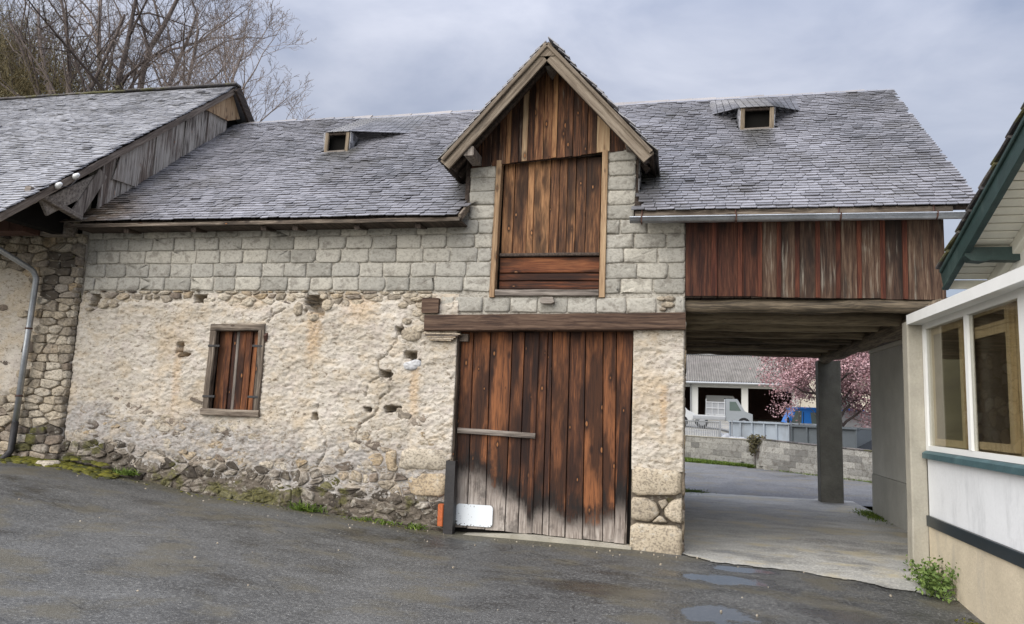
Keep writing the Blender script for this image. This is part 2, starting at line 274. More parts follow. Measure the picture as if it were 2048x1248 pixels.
MAT['rubber'] = plain('tyre rubber', (.02, .02, .02), 0.8, 0.3, 0, 0.2, 5, 0)
MAT['steel_grey'] = plain('grey skip paint', (.33, .37, .41), 0.5, 0.5, 0, 0.15, 1.2, 0.05, ((.20, .20, .20), .5, 1.5))
MAT['steel_dark'] = plain('dark grey skip paint', (.10, .115, .125), 0.55, 0.5, 0, 0.2, 1.2, 0.05)
MAT['rail_metal'] = plain('galvanised rail', (.36, .37, .38), 0.5, 0.5, 0.5, 0.12, 3, 0)
MAT['shed_white'] = plain('shed white render', (.62, .62, .59), 0.8, 0.3, 0, 0.05, 1, 0)
MAT['shed_cream'] = plain('pale cream render', (.66, .60, .48), 0.8, 0.3, 0, 0.08, 1, 0)
MAT['bag'] = plain('white builders bag', (.40, .41, .42), 0.7, 0.3, 0, 0.08, 4, 0.3)
MAT['wall_block'] = stone_mat('grey wall block', ((0, (.20, .195, .18)), (0.5, (.34, .33, .30)), (1, (.46, .445, .40))), lichen=.3, bump=.4)

def enamel():
    g = G('chipped white enamel', 0.3, 0.5); n = g.noise(g.map((34, 34, 30)), 1, 5, .6); n0 = g.noise(g.map((5, 5, 5), loc=(3, 0, 0)), 1, 3)
    x, y, z = g.xyz()
    edge = g.ss(g.ma('ABSOLUTE', g.ma('ADD', x, 2.715)), .15, .24); edge2 = g.ss(g.ma('ABSOLUTE', g.ma('SUBTRACT', z, .28)), .09, .14)
    f = g.ma('ADD', g.ma('ADD', g.ma('MULTIPLY', n, .7), g.ma('MULTIPLY', n0, .35)), g.ma('MULTIPLY', g.ma('MAXIMUM', edge, edge2), .06))
    g.col(g.mix(g.ss(f, .65, .67), (.74, .78, .80), (.07, .07, .075))); g.bump(f, .2, .004); return g.m
MAT['enamel'] = enamel()

def corrugated():
    g = G('weathered corrugated sheet', 0.85, 0.3); t = g.attr('tone')
    n = g.noise(g.map((.8, .8, .8)), 1, 5, .65); n2 = g.noise(g.map((5, .8, .8)), 1, 5, .6)
    g.col(g.ramp(g.ma('ADD', g.ma('MULTIPLY', n, .6), g.ma('MULTIPLY', n2, .5)), (.35, (.13, .12, .105)), (.75, (.27, .25, .225)))); return g.m
MAT['corrugated'] = corrugated()

def asphalt(name, lo, hi, wet=0.5, puddles=(), aniso=(1, 1, 1), grain=1.0, dry=.74, damp_r=.42, yard=False):
    g = G(name, 0.8, 0.5); x, y, z = g.xyz()
    big = g.noise(g.map((.45 * aniso[0], .9 * aniso[1], 1)), 1, 5, .6, .6); med = g.noise(g.map((2.2 * aniso[0], 3.6 * aniso[1], 2)), 1, 6, .65, .3); fine = g.ma('ADD', g.ma('MULTIPLY', g.noise(None, 95, 3, .7), .5), g.ma('MULTIPLY', g.noise(None, 34, 3, .65), .5)); gran = g.vor(None, 75)
    f = g.ma('ADD', g.ma('MULTIPLY', big, .6), g.ma('MULTIPLY', med, .45))
    c = g.ramp(f, (.38, lo), (.66, hi))
    c = g.mix(g.ma('MULTIPLY', g.ss(fine, .50, .64), .6 * grain), c, (hi[0] * 2.6, hi[1] * 2.6, hi[2] * 2.5))
    c = g.mix(g.ma('MULTIPLY', g.ss(fine, .48, .38), .6 * grain), c, (lo[0] * .3, lo[1] * .35, lo[2] * .35))
    c = g.mix(g.ss(g.vor(None, 13), .075, .05), c, (.38, .36, .32))
    c = g.mix(g.ma('MULTIPLY', g.ss(g.noise(g.map((1.1, 1.5, 1), loc=(4, 8, 0)), 1, 5, .6), .50, .64), .6), c, (hi[0] * 1.0, hi[1] * .88, hi[2] * .60))
    wetm = g.ss(g.ma('ADD', g.ma('MULTIPLY', big, .7), g.ma('MULTIPLY', med, .4)), .60 - .1 * wet, .44 - .1 * wet)
    c = g.mix(g.ma('MULTIPLY', wetm, .45), c, tuple(v * .45 for v in lo))
    r = g.ma('SUBTRACT', dry, g.ma('MULTIPLY', wetm, damp_r))
    hh = g.ma('ADD', g.ma('MULTIPLY', fine, .8), g.ma('MULTIPLY', gran, .6))
    if yard:
        ck = g.vor(g.map((.55, .8, 1), loc=(2, 1, 0)), 1, 'DISTANCE_TO_EDGE'); wv = g.noise(None, 3.5, 4, .6); cm = g.ma('MULTIPLY', g.ss(g.ma('ADD', ck, g.ma('MULTIPLY', g.ma('ABSOLUTE', g.ma('SUBTRACT', wv, .5)), .10)), .011, .004), g.ss(g.noise(g.map((.5, .5, 1), loc=(3, 9, 0)), 1, 2), .50, .58))
        c = g.mix(g.ma('MULTIPLY', cm, .8), c, (.010, .010, .009))
        sd = g.ss(g.ma('ADD', y, g.ma('MULTIPLY', g.ma('SUBTRACT', med, .5), 1.1)), -.55, -.12); sd = g.ma('MULTIPLY', sd, g.ss(x, -.2, -.9)); c = g.mix(g.ma('MULTIPLY', sd, .75), c, g.ramp(fine, (.42, (.045, .038, .022)), (.58, (.13, .115, .07)))); r = g.ma('ADD', r, g.ma('MULTIPLY', sd, .15))
    pm = None; medb = g.ma('MULTIPLY', med, 1.0)
    for px, py, rx, ry, k in puddles:
        d = g.ma('SQRT', g.ma('ADD', g.ma('POWER', g.ma('DIVIDE', g.ma('SUBTRACT', x, px), rx), 2.0), g.ma('POWER', g.ma('DIVIDE', g.ma('SUBTRACT', y, py), ry), 2.0)))
        d = g.ma('ADD', d, g.ma('ADD', g.ma('MULTIPLY', g.ma('SUBTRACT', g.noise(None, 2.1, 5, .6), .5), 1.9), g.ma('MULTIPLY', g.ma('SUBTRACT', fine, .5), .5)))
        m = g.ma('MULTIPLY', g.ss(d, 1.15, .55), k); pm = m if pm is None else g.ma('MAXIMUM', pm, m)
    if pm is not None:
        inv = g.ma('SUBTRACT', 1.0, pm)
        r = g.ma('ADD', g.ma('MULTIPLY', r, inv), g.ma('MULTIPLY', pm, .04)); hh = g.ma('MULTIPLY', hh, inv); medb = g.ma('MULTIPLY', medb, inv)
        c = g.mix(g.ma('MULTIPLY', pm, .7), c, (.03, .03, .028))
    g.col(c); g.rough(r); g.bump(medb, .3, .04); g.bump(hh, .6 * max(grain, .4), .009)
    return g.m
PUD = ((.65, -.62, .48, .24, 1), (.45, -1.25, .75, .34, 1), (.22, -2.75, .55, .42, 1), (1.5, -2.2, .5, .35, .6), (-.7, -2.3, .8, .3, .45))
MAT['asphalt'] = asphalt('damp yard asphalt', (.033, .033, .0315), (.105, .1045, .100), .9, PUD, dry=.58, damp_r=.33, yard=True)
MAT['road'] = asphalt('wet road asphalt', (.075, .076, .078), (.16, .16, .162), .9, aniso=(1.0, .5, 1))
MAT['conc_floor'] = asphalt('stained passage concrete', (.19, .185, .168), (.46, .45, .415), .8, grain=.5, dry=.66, damp_r=.36)
MAT['yard_ground'] = asphalt('gravelled yard', (.22, .21, .19), (.34, .33, .30), .0)

def ground_mat():
    g = G('hillside earth and winter grass', .95, .1); n = g.noise(None, .12, 6, .65); n2 = g.noise(None, 2.2, 5, .7)
    g.col(g.ramp(g.ma('ADD', g.ma('MULTIPLY', n, .5), g.ma('MULTIPLY', n2, .5)), (.35, (.055, .048, .024)), (.55, (.10, .092, .042)), (.72, (.14, .12, .07)))); g.bump(n2, .8, .3); return g.m
MAT['earth'] = ground_mat()
def leaf(name, a, b, sc=3):
    g = G(name, .7, .3); n = g.noise(None, sc, 3); t = g.attr('tone')
    g.col(g.ramp(g.ma('ADD', g.ma('MULTIPLY', n, .5), g.ma('MULTIPLY', t, .5)), (.25, a), (.75, b)))
    g.b.inputs['Subsurface Weight'].default_value = 0; return g.m
MAT['grass'] = leaf('fresh grass', (.045, .085, .010), (.15, .21, .03))
MAT['moss'] = leaf('yellow green moss', (.035, .038, .008), (.14, .13, .012), 14)
MAT['weed'] = leaf('weed leaf', (.05, .09, .02), (.17, .24, .06), 9)
MAT['ivy'] = leaf('dull creeper', (.055, .052, .022), (.17, .145, .075), 5)
MAT['blossom'] = leaf('pink blossom', (.27, .135, .145), (.60, .41, .42), .9)
def glass():
    g = G('window glass', .02); t = g.t; out = t.nodes['Material Output']
    tr = t.nodes.new('ShaderNodeBsdfTransparent'); tr.inputs[0].default_value = (.90, .89, .84, 1); gl = t.nodes.new('ShaderNodeBsdfGlossy'); gl.inputs['Roughness'].default_value = .02
    lw = t.nodes.new('ShaderNodeLayerWeight'); lw.inputs[0].default_value = .5; fr = t.nodes.new('ShaderNodeMath'); fr.operation = 'POWER'; fr.inputs[1].default_value = 3; t.links.new(lw.outputs['Facing'], fr.inputs[0]); m = t.nodes.new('ShaderNodeMixShader')
    t.links.new(fr.outputs[0], m.inputs[0]); t.links.new(tr.outputs[0], m.inputs[1]); t.links.new(gl.outputs[0], m.inputs[2]); t.links.new(m.outputs[0], out.inputs[0]); return g.m
MAT['glass'] = glass()

# ------------------------------------------------------------------ mesh helpers
ORI = {}
def mesh(name, V, F, mat, parent=None, smooth=False, tone=None, wz=None):
    V = np.asarray(V, dtype=float)
    org = ORI.get(parent.name, np.zeros(3)) if parent else np.zeros(3)
    me = bpy.data.meshes.new(name)
    if isinstance(F, np.ndarray):
        k = F.shape[1]; me.vertices.add(len(V)); me.vertices.foreach_set('co', (V - org).ravel())
        me.loops.add(F.size); me.loops.foreach_set('vertex_index', F.ravel().astype(np.int32))
        me.polygons.add(len(F)); me.polygons.foreach_set('loop_start', np.arange(0, F.size, k, dtype=np.int32)); me.update(calc_edges=True); me.validate()
    else:
        me.from_pydata((V - org).tolist(), [], F)
    at = me.attributes.new('tone', 'FLOAT', 'POINT')
    t = np.full(len(V), rnd.random()) if tone is None else (np.full(len(V), tone) if np.isscalar(tone) else np.asarray(tone))
    at.data.foreach_set('value', t.astype(np.float32))
    if wz is not None:
        me.attributes.new('wz', 'FLOAT', 'POINT').data.foreach_set('value', np.asarray(wz, dtype=np.float32))
    me.materials.append(MAT[mat] if isinstance(mat, str) else mat)
    if smooth: me.polygons.foreach_set('use_smooth', np.ones(len(me.polygons), dtype=bool))
    ob = bpy.data.objects.new(name, me); C.objects.link(ob)
    if parent: ob.parent = parent; ORI[ob.name] = org
    return ob
def thing(name, label, cat, loc=(0, 0, 0), group=None):
    o = bpy.data.objects.new(name, None); C.objects.link(o); o.location = loc; o.empty_display_size = .2
    o['label'] = label; o['category'] = cat
    if group: o['group'] = group
    ORI[o.name] = np.array(loc, dtype=float); return o
def group_part(name, parent):       # a part that only carries sub-parts
    o = bpy.data.objects.new(name, None); C.objects.link(o); o.parent = parent; o.empty_display_size = .1; ORI[o.name] = ORI[parent.name]; return o
def tag(o, label, cat, group=None):
    o['label'] = label; o['category'] = cat
    if group: o['group'] = group
    return o
def struct(o): o['kind'] = 'structure'; return o
def stuff(o): o['kind'] = 'stuff'; return o
class MB:                            # collects several pieces of one object
    def __init__(s): s.V = []; s.F = []; s.T = []; s.n = 0
    def add(s, VF, tone=None):
        V, F = VF[0], VF[1]; V = np.asarray(V, float); s.V.append(V); s.F += [[i + s.n for i in f] for f in F]; s.n += len(V)
        s.T.append(np.full(len(V), rnd.random() if tone is None else tone)); return s
    def build(s, name, mat, parent=None, smooth=False): return mesh(name, np.vstack(s.V), s.F, mat, parent, smooth, np.concatenate(s.T))
def box(a, b):
    x0, y0, z0 = a; x1, y1, z1 = b
    V = [(x0, y0, z0), (x1, y0, z0), (x1, y1, z0), (x0, y1, z0), (x0, y0, z1), (x1, y0, z1), (x1, y1, z1), (x0, y1, z1)]
    return V, [[0, 3, 2, 1], [4, 5, 6, 7], [0, 1, 5, 4], [1, 2, 6, 5], [2, 3, 7, 6], [3, 0, 4, 7]]
def beam(p0, p1, w, h, up=(0, 0, 1), ch=0.006, jit=0.0):
    """chamfered bar from p0 to p1, w across, h along up; jit makes the hewn edges uneven"""
    p0 = np.array(p0, float); p1 = np.array(p1, float); d = p1 - p0; L = np.linalg.norm(d); d /= L
    up = np.array(up, float); s = np.cross(d, up); s /= np.linalg.norm(s); up = np.cross(s, d)
    a, b = w / 2, h / 2; oc = [(-a + ch, -b), (a - ch, -b), (a, -b + ch), (a, b - ch), (a - ch, b), (-a + ch, b), (-a, b - ch), (-a, -b + ch)]
    nseg = 1 if jit == 0 else max(2, int(L / .35)); V = []
    for k in range(nseg + 1):
        q = p0 + d * L * k / nseg; j1, j2 = (rnd.uniform(-jit, jit), rnd.uniform(-jit, jit)); f = 1 + rnd.uniform(-jit, jit) * 2
        for x, y in oc: V.append(q + s * (x * f + j1) + up * (y * f + j2))
    F = [list(range(7, -1, -1)), [nseg * 8 + i for i in range(8)]]
    for k in range(nseg):
        for i in range(8): F.append([k * 8 + i, k * 8 + (i + 1) % 8, k * 8 + 8 + (i + 1) % 8, k * 8 + 8 + i])
    return V, F
def prism(poly, axis, a, b):
    """extrude a polygon (pairs in the two other axes, in xyz order) from a to b along axis"""
    V = []
    for q in (a, b):
        for u, v in poly: V.append({'x': (q, u, v), 'y': (u, q, v), 'z': (u, v, q)}[axis])
    n = len(poly); F = [list(range(n)), [n + i for i in range(n - 1, -1, -1)]]
    for i in range(n): F.append([i, i + n, (i + 1) % n + n, (i + 1) % n])
    ar = sum(poly[i][0] * poly[(i + 1) % n][1] - poly[(i + 1) % n][0] * poly[i][1] for i in range(n))
    if (ar > 0) == ((axis in 'xz') == (b > a)): F = [f[::-1] for f in F]
    return V, F
def tube(path, rad, n=8, cap=True):
    P = np.array(path, float); m = len(P); rad = np.full(m, rad) if np.isscalar(rad) else np.array(rad); V = []; F = []
    T = np.gradient(P, axis=0); T /= np.linalg.norm(T, axis=1)[:, None] + 1e-9
    ref = np.array((0, 0, 1.0)) if abs(T[0][2]) < .9 else np.array((1.0, 0, 0)); s = np.cross(T[0], ref); s /= np.linalg.norm(s)
    for k in range(m):
        s = s - T[k] * np.dot(s, T[k]); s /= np.linalg.norm(s) + 1e-9; b = np.cross(T[k], s)
        for i in range(n): a = 2 * math.pi * i / n; V.append(P[k] + rad[k] * (math.cos(a) * s + math.sin(a) * b))
    for k in range(m - 1):
        for i in range(n): F.append([k * n + i, k * n + (i + 1) % n, (k + 1) * n + (i + 1) % n, (k + 1) * n + i])
    if cap: F += [list(range(n - 1, -1, -1)), [(m - 1) * n + i for i in range(n)]]
    return V, F
def hash2(i, j, seed):
    h = (i.astype(np.int64) * 374761393 + j.astype(np.int64) * 668265263 + seed * 1442695041) & 0xffffffff
    h = ((h ^ (h >> 13)) * 1274126177) & 0xffffffff; return ((h ^ (h >> 16)) & 0xffff) / 65535.0
def vnoise(x, y, seed=0):
    x = np.asarray(x, float); y = np.asarray(y, float); i = np.floor(x); j = np.floor(y); f = x - i; g = y - j; f = f * f * (3 - 2 * f); g = g * g * (3 - 2 * g)
    return (hash2(i, j, seed) * (1 - f) + hash2(i + 1, j, seed) * f) * (1 - g) + (hash2(i, j + 1, seed) * (1 - f) + hash2(i + 1, j + 1, seed) * f) * g
def fbm(x, y, seed=0, o=4, p=.5):
    s = 0; a = 1; t = 0
    for k in range(o): s = s + a * vnoise(x * 2 ** k, y * 2 ** k, seed + k); t += a; a *= p
    return s / t
def sstep(v, a, b): t = np.clip((v - a) / (b - a), 0, 1); return t * t * (3 - 2 * t)

def rock(poly, plane, depth=.12, bulge=.04, rough=.012, jit=.1):
    """a stone with the outline poly [(u, v)] in plane(u, v, n) -> xyz; its face bulges along n"""
    P = np.array(poly, float); c = P.mean(0); m = len(P); V = []; F = []
    rings = ((1, -depth), (1, 0), (.95, bulge * .65), (.80, bulge), (.40, bulge * 1.03)); tilt = rnd.uniform(-jit, jit), rnd.uniform(-jit, jit)
    for s, n_ in rings:
        for q in P:
            d = (q - c) * s; j = rnd.uniform(-rough, rough) if n_ > 0 else 0
            V.append(plane(c[0] + d[0], c[1] + d[1], n_ + j + ((d[0] * tilt[0] + d[1] * tilt[1]) if n_ > 0 else 0)))
    V.append(plane(c[0], c[1], bulge * 1.08))
    for k in range(4):
        for i in range(m): F.append([k * m + i, k * m + (i + 1) % m, (k + 1) * m + (i + 1) % m, (k + 1) * m + i])
    for i in range(m): F.append([4 * m + i, 4 * m + (i + 1) % m, 5 * m])
    return V, F
def rounded(poly, r=.25, it=2):
    P = [np.array(p, float) for p in poly]
    for _ in range(it):
        Q = []
        for i in range(len(P)): a, b = P[i], P[(i + 1) % len(P)]; Q += [a * (1 - r) + b * r, a * r + b * (1 - r)]
        P = Q
    return P
def voronoi(pts, lo, hi, an=1.0):
    """cells of pts inside a rectangle; an stretches v so that the stones lie flat"""
    S = np.array((1, an)); pts = np.array(pts); out = []
    for i, p in enumerate(pts):
        poly = [np.array(q) * S for q in ((lo[0], lo[1]), (hi[0], lo[1]), (hi[0], hi[1]), (lo[0], hi[1]))]
        d = ((pts - p) * S); dd = (d ** 2).sum(1)
        for j in np.argsort(dd)[1:22]:
            mid = (pts[j] + p) * S / 2; n_ = d[j]; new = []
            for a in range(len(poly)):
                A, B = poly[a], poly[(a + 1) % len(poly)]; da, db = np.dot(A - mid, n_), np.dot(B - mid, n_)
                if da <= 0: new.append(A)
                if da * db < 0: new.append(A + (B - A) * da / (da - db))
            poly = new
            if len(poly) < 3: break
        out.append([q / S for q in poly] if len(poly) >= 3 else None)
    return out
def scatter(lo, hi, du, dv, j=.42, keep=lambda u, v: True, jv=None):
    pts = []; v = lo[1] + dv / 2; row = 0
    while v < hi[1] + dv:
        u = lo[0] + (du / 2 if row % 2 else 0)
        while u < hi[0] + du:
            q = (u + rnd.uniform(-j, j) * du, v + rnd.uniform(-j, j) * dv * (1 if jv is None else jv))
            if keep(*q): pts.append(q)
            u += du * rnd.choice((.7, 1, 1, 1.5))
        v += dv * rnd.uniform(.75, 1.3); row += 1
    return pts
def shrink(poly, g):
    P = np.array(poly); c = P.mean(0); s = max(.55, 1 - g / max(.03, np.min(np.linalg.norm(P - c, axis=1)))); return c + (P - c) * s
def emit(parent, name, pieces, mat, limit=300, smooth=True):
    """the pieces that show largest become parts of their own, the rest one joined part"""
    def score(p):
        V = np.asarray(p['V']); d2 = ((V.mean(0) - CAM) ** 2).sum(); return np.prod(np.sort(V.max(0) - V.min(0))[1:]) / d2
    pieces = sorted(pieces, key=score, reverse=True)
    for p in pieces[:limit]: mesh(name, p['V'], p['F'], p.get('mat', mat), parent, smooth, p.get('tone'))
    if len(pieces) > limit:
        by = {}
        for p in pieces[limit:]: by.setdefault(p.get('mat', mat), MB()).add((p['V'], p['F']), p.get('tone'))
        for k, b in by.items(): stuff(b.build(name, k, parent, smooth))
FRONT = lambda y0: (lambda u, v, n: (u, y0 - n, v))           # stones in a wall that faces the camera

# ------------------------------------------------------------------ ground, road, paving
GX = [-400, -60, -30, -16, -10, -8.9, -6.8, -4.46, -3, -.7, 0, 2.6, 6, 400]
GZ = [1.2, 1.2, 1.1, .78, .66, .62, .33, .165, .045, .02, 0, -.03, -.05, -.05]
def zg(x, y):
    x = np.asarray(x, float); y = np.asarray(y, float)
    z = np.interp(x, GX, GZ)
    z = np.where(y > .3, z * np.clip(1 - (y - .3) / 3, 0, 1) * (x > -.5) + z * (x <= -.5), z)
    z = z - .12 * np.clip((x - .8) / 1.8, 0, 1) * np.clip(-y / 1.5, 0, 1) * (x > 0)
    return z
def yard_z(x, y):      # the works yard behind the block wall
    return np.clip(np.interp(y, (17, 20, 28, 36, 50, 90), (.1, .3, .85, 1.05, 1.33, 2.0)) * (1 - .75 * sstep(x, 1.8, 4.5) * (1 - sstep(y, 30, 40))), 0, 9)
def wall_line(x): return 17.24 - (np.asarray(x, float) - 2.66) * 1.295
def hill_z(x, y):
    w = np.interp(x, (-90, -60, -34, -30, -27, -22, -18, -12, -6, 0, 40, 120), (36, 27, 17.6, 15.2, 13.2, 11.6, 9.6, 5.5, 2.2, .6, .3, .3))
    return w * sstep(y + .0 * x, 9, 20) * (1 - .3 * sstep(y, 26, 60))
def sheet(name, xs, ys, zf, mat, keep=None, lift=0.0):
    X, Y = np.meshgrid(xs, ys); Z = zf(X, Y) + lift; V = np.stack([X.ravel(), Y.ravel(), Z.ravel()], 1); n = len(xs)
    i = np.arange(len(ys) - 1)[:, None] * n + np.arange(n - 1)[None]; F = np.stack([i, i + 1, i + n + 1, i + n], -1).reshape(-1, 4)
    if keep is not None: c = V[F].mean(1); F = F[keep(c[:, 0], c[:, 1])]
    return struct(mesh(name, V, F, mat, None, True))
def zall(x, y):
    z = zg(x, y); beyond = sstep(y - wall_line(x), 0.0, .6) * (y > 8) * (x > -8)
    z = np.where(beyond > 0, yard_z(x, y) * beyond + z * (1 - beyond) * (x > -1), z)
    return np.maximum(z, np.where(x < 30, hill_z(x, y), 0) * (1 - sstep(x, -3, .4) * (y > 8)))
gx = np.unique(np.concatenate([np.linspace(-400, -60, 12), np.linspace(-60, -16, 40), np.linspace(-16, 14, 110), np.linspace(14, 400, 20)]))
gy = np.unique(np.concatenate([np.linspace(-120, -14, 10), np.linspace(-14, 30, 140), np.linspace(30, 60, 40), np.linspace(60, 700, 14)]))
sheet('ground', gx, gy, lambda x, y: zall(x, y) - .22 * (y < 9) - .06, 'earth')
sheet('yard_asphalt', np.linspace(-17, 4.4, 150), np.linspace(-14, .25, 110), lambda x, y: zg(x, y) + .016 * (fbm(x * .7, y * 1.1, 3) - .5) - .004, 'asphalt')
ed = lambda x: np.interp(x, (0, .3, .4, 1.3, 2.5, 3), (-.03, -.3, -.40, -.45, -.80, -1.0))
def conc_keep(x, y): return (y > ed(x) + .16 * (fbm(x * 6, y * 6, 9) - .5)) & (y < 7.6 + .5 * (fbm(x * 2, y * 2, 5) - .5))
sheet('passage_floor', np.linspace(-.15, 3.6, 150), np.linspace(-1.2, 8.1, 380), lambda x, y: zg(x, y) + .008 * (fbm(x * 2, y * 2, 4) - .5) + .007, 'conc_floor', conc_keep)
sheet('back_road', np.linspace(-14, 30, 90), np.linspace(7.0, 21, 60), lambda x, y: zg(x, y) * 0 - .02 + .010 * fbm(x, y, 6), 'road', lambda x, y: y < wall_line(x) - .35)
sheet('works_yard', np.linspace(-6, 26, 60), np.linspace(9, 80, 90), lambda x, y: yard_z(x, y), 'yard_ground', lambda x, y: y > wall_line(x) + .45)

# ------------------------------------------------------------------ slates
def lay_slates(parent, O, U, V, N, Lu, Lv, mat, keep=lambda p: True, expo=.088, wid=.17, limit=300, seed=1, umin=lambda v: 0.0, umax=None, sag=.03, name='slate'):
    O, U, V, N = (np.array(a, float) for a in (O, U, V, N)); pcs = []; rows = int(Lv / expo)
    for r in range(rows):
        v0 = r * expo + rnd.uniform(-.006, .006); u = umin(v0) + rnd.uniform(-.12, 0); ue = (umax(v0) if umax else Lu)
        while u < ue:
            w = wid * rnd.choice((.75, .9, 1, 1, 1.15, 1.3)) ; L = expo * 1.75
            w = min(w, ue - u + .03)
            if w > .05 and keep(O + U * (u + w / 2) + V * (v0 + expo / 2)):
                s = sag * (fbm(np.array([u * .5 + seed]), np.array([v0 * .6]), seed)[0] - .5) * 2
                ta, tb = rnd.gauss(0, .003), rnd.gauss(0, .0025); dv = rnd.gauss(0, .004); c1 = rnd.uniform(.004, .026); c2 = rnd.uniform(.004, .026); P = []
                if rnd.random() < .03: dv -= .03; tb += .012
                ol = ((.003, L), (.003, c1 * .8), (c1, 0), (w - c2, 0), (w - .003, c2 * .8), (w - .003, L))
                for th in (0, .010):
                    for a, b in ol:
                        n_ = s + .006 + .024 * (1 - b / L) + th * 1.15 + ta * (a / w - .5) + tb * (1 - b / L)
                        P.append(O + U * (u + a) + V * (v0 + b + dv) + N * n_)
                F = [[5, 4, 3, 2, 1, 0], [6, 7, 8, 9, 10, 11]] + [[i, (i + 1) % 6, (i + 1) % 6 + 6, i + 6] for i in range(6)]
                pcs.append(dict(V=P, F=F, tone=min(1, max(0, rnd.gauss(.5, .13)))))
            u += w
    emit(parent, name, pcs, mat, limit, False)

# ------------------------------------------------------------------ the barn
barn = thing('barn', 'old stone and concrete block barn with big weathered wooden doors, hay dormer and slate roof', 'barn', (-3, 0, .04))
DX = -1.83
def zmain(y): return 4.28 + .8104 * (y + .35)
def zdorm(x): return 6.66 - 1.13 * abs(x - DX)

# rubble wall under its lime render: a relief, with sockets, cracks and bare patches sunk into it
def seg_dist(X, Z, pts):
    d = np.full(X.shape, 9.0)
    for (a, b), (c, e_) in zip(pts[:-1], pts[1:]):
        t = np.clip(((X - a) * (c - a) + (Z - b) * (e_ - b)) / ((c - a) ** 2 + (e_ - b) ** 2 + 1e-9), 0, 1)
        d = np.minimum(d, np.hypot(X - a - t * (c - a), Z - b - t * (e_ - b)))
    return d
cracks = [[(-3.80, 2.9), (-3.88, 2.70), (-3.95, 2.53), (-4.05, 2.37), (-4.16, 2.30), (-4.17, 2.21), (-4.1, 2.12)], [(-3.98, 2.06), (-3.98, 1.89), (-4.12, 1.79), (-4.17, 1.55), (-4.41, 1.40), (-4.44, 1.19), (-4.6, 1.0)],
          [(-5.02, 1.67), (-5.07, 1.48), (-4.87, 1.17), (-4.90, 1.0), (-5.0, .8)], [(-6.0, 2.85), (-5.8, 2.95), (-5.66, 3.02)], [(-5.92, 2.82), (-5.85, 2.9), (-5.87, 3.0)], [(-4.1, 2.1), (-4.3, 1.98), (-4.32, 1.8)]]
sockets = [(-8.94, 3.14, .085, .13), (-7.08, 3.2, .10, .10), (-5.20, 3.10, .14, .14), (-4.05, 2.12, .09, .055), (-3.70, 2.40, .085, .05), (-3.62, 2.30, .07, .025), (-3.91, 1.64, .11, .045), (-4.28, 1.62, .05, .035), (-7.33, 2.42, .06, .09), (-7.24, 2.32, .09, .03), (-3.87, 2.73, .06, .06), (-5.07, 1.5, .04, .05)]
topline = lambda x: np.interp(x, (-9.2, -8, -6.8, -5, -4, -3.4, -3), (1.05, .98, .82, .86, .92, 1.14, 1.16))
def relief(X, Z):
    wx = X + .12 * (fbm(X * 3, Z * 3, 21) - .5); wz_ = Z + .12 * (fbm(X * 3, Z * 3, 22) - .5)
    h = .03 * (fbm(X * 1.4, Z * 1.7, 11) - .5) + .010 * fbm(wx * 6.5, wz_ * 12, 12, 3) + .006 + .007 * (1 - abs(2 * fbm(wx * 11, wz_ * 19, 14, 3) - 1)) + .012 * fbm(wx * 26, wz_ * 46, 13, 3)
    fl = fbm(wx * 7, wz_ * 13, 31, 3); h += .009 * sstep(fl, .51, .52) + .007 * sstep(fbm(wx * 2.6, wz_ * 4.5, 35, 4), .5, .508); f2 = fbm(wx * 15, wz_ * 34, 33, 3); h += .008 * sstep(f2, .50, .53)
    for c in cracks: h -= .055 * np.exp(-(seg_dist(X + .06 * (fbm(X * 14, Z * 14, 5) - .5), Z + .05 * (fbm(X * 14, Z * 14, 6) - .5), c) / .0075) ** 2)
    for a, b, ra, rb in sockets: h -= .30 * sstep(1.0 - np.maximum(np.abs(X - a) / ra, np.abs(Z - b) / rb) + .9 * (fbm(X * 17, Z * 17, 8) - .5), .0, .16)
    return h
def render_sheet(name, x0, x1, z0, z1, res, holes=(), zmin=None, base=0.0, rec=None, mat='plaster', parent=None, edge=.18, damp=None):
    xs = np.linspace(x0, x1, int((x1 - x0) / res) + 1); zs = np.linspace(z0, z1, int((z1 - z0) / res) + 1); X, Z = np.meshgrid(xs, zs)
    h = relief(X, Z)
    if rec is not None: h = h - rec(X, Z)
    Y = base - h; n = len(xs)
    Y[:, 0] += min(edge, .03); Y[:, -1] += edge; Y[-1] += edge
    V = np.stack([X.ravel(), Y.ravel(), Z.ravel()], 1); i = np.arange(len(zs) - 1)[:, None] * n + np.arange(n - 1)[None]; F = np.stack([i, i + 1, i + n + 1, i + n], -1).reshape(-1, 4); c = V[F].mean(1)
    ok = np.ones(len(F), bool)
    for a, b, c0, c1 in holes: ok &= ~((c[:, 0] > a) & (c[:, 0] < b) & (c[:, 2] > c0) & (c[:, 2] < c1))
    if zmin is not None: ok &= c[:, 2] > zmin(c[:, 0])
    ob = mesh(name, V, F[ok], mat, parent, True, .5)
    if damp is not None:
        ob.data.materials.append(MAT['mortar_dark']); cf = c[ok]; ob.data.polygons.foreach_set('material_index', damp(cf[:, 0], cf[:, 2]).astype(np.int32))
    return ob
def rec1(X, Z):
    t = sstep(topline(X) + .22 * (fbm(X * 3, Z * 3, 41) - .5) - Z, -.05, .08)
    t2 = sstep(Z + .08 * (fbm(X * 5, Z * 5, 44) - .5), 3.08, 3.14)
    return .018 * np.maximum(t, t2 * 1.6)
render_sheet('rendered_wall', -9.19, -3.03, -.1, 3.27, .015, [(-6.80, -5.99, 1.5, 2.72)], lambda x: zg(x, x * 0) - .15, .004, rec1, parent=barn, damp=lambda x, z: z < zg(x, x * 0) + .30 + .55 * (fbm(x * 2.2, z * 2.2, 77) - .5) + .25 * (fbm(x * 12, z * 12, 78) - .5))
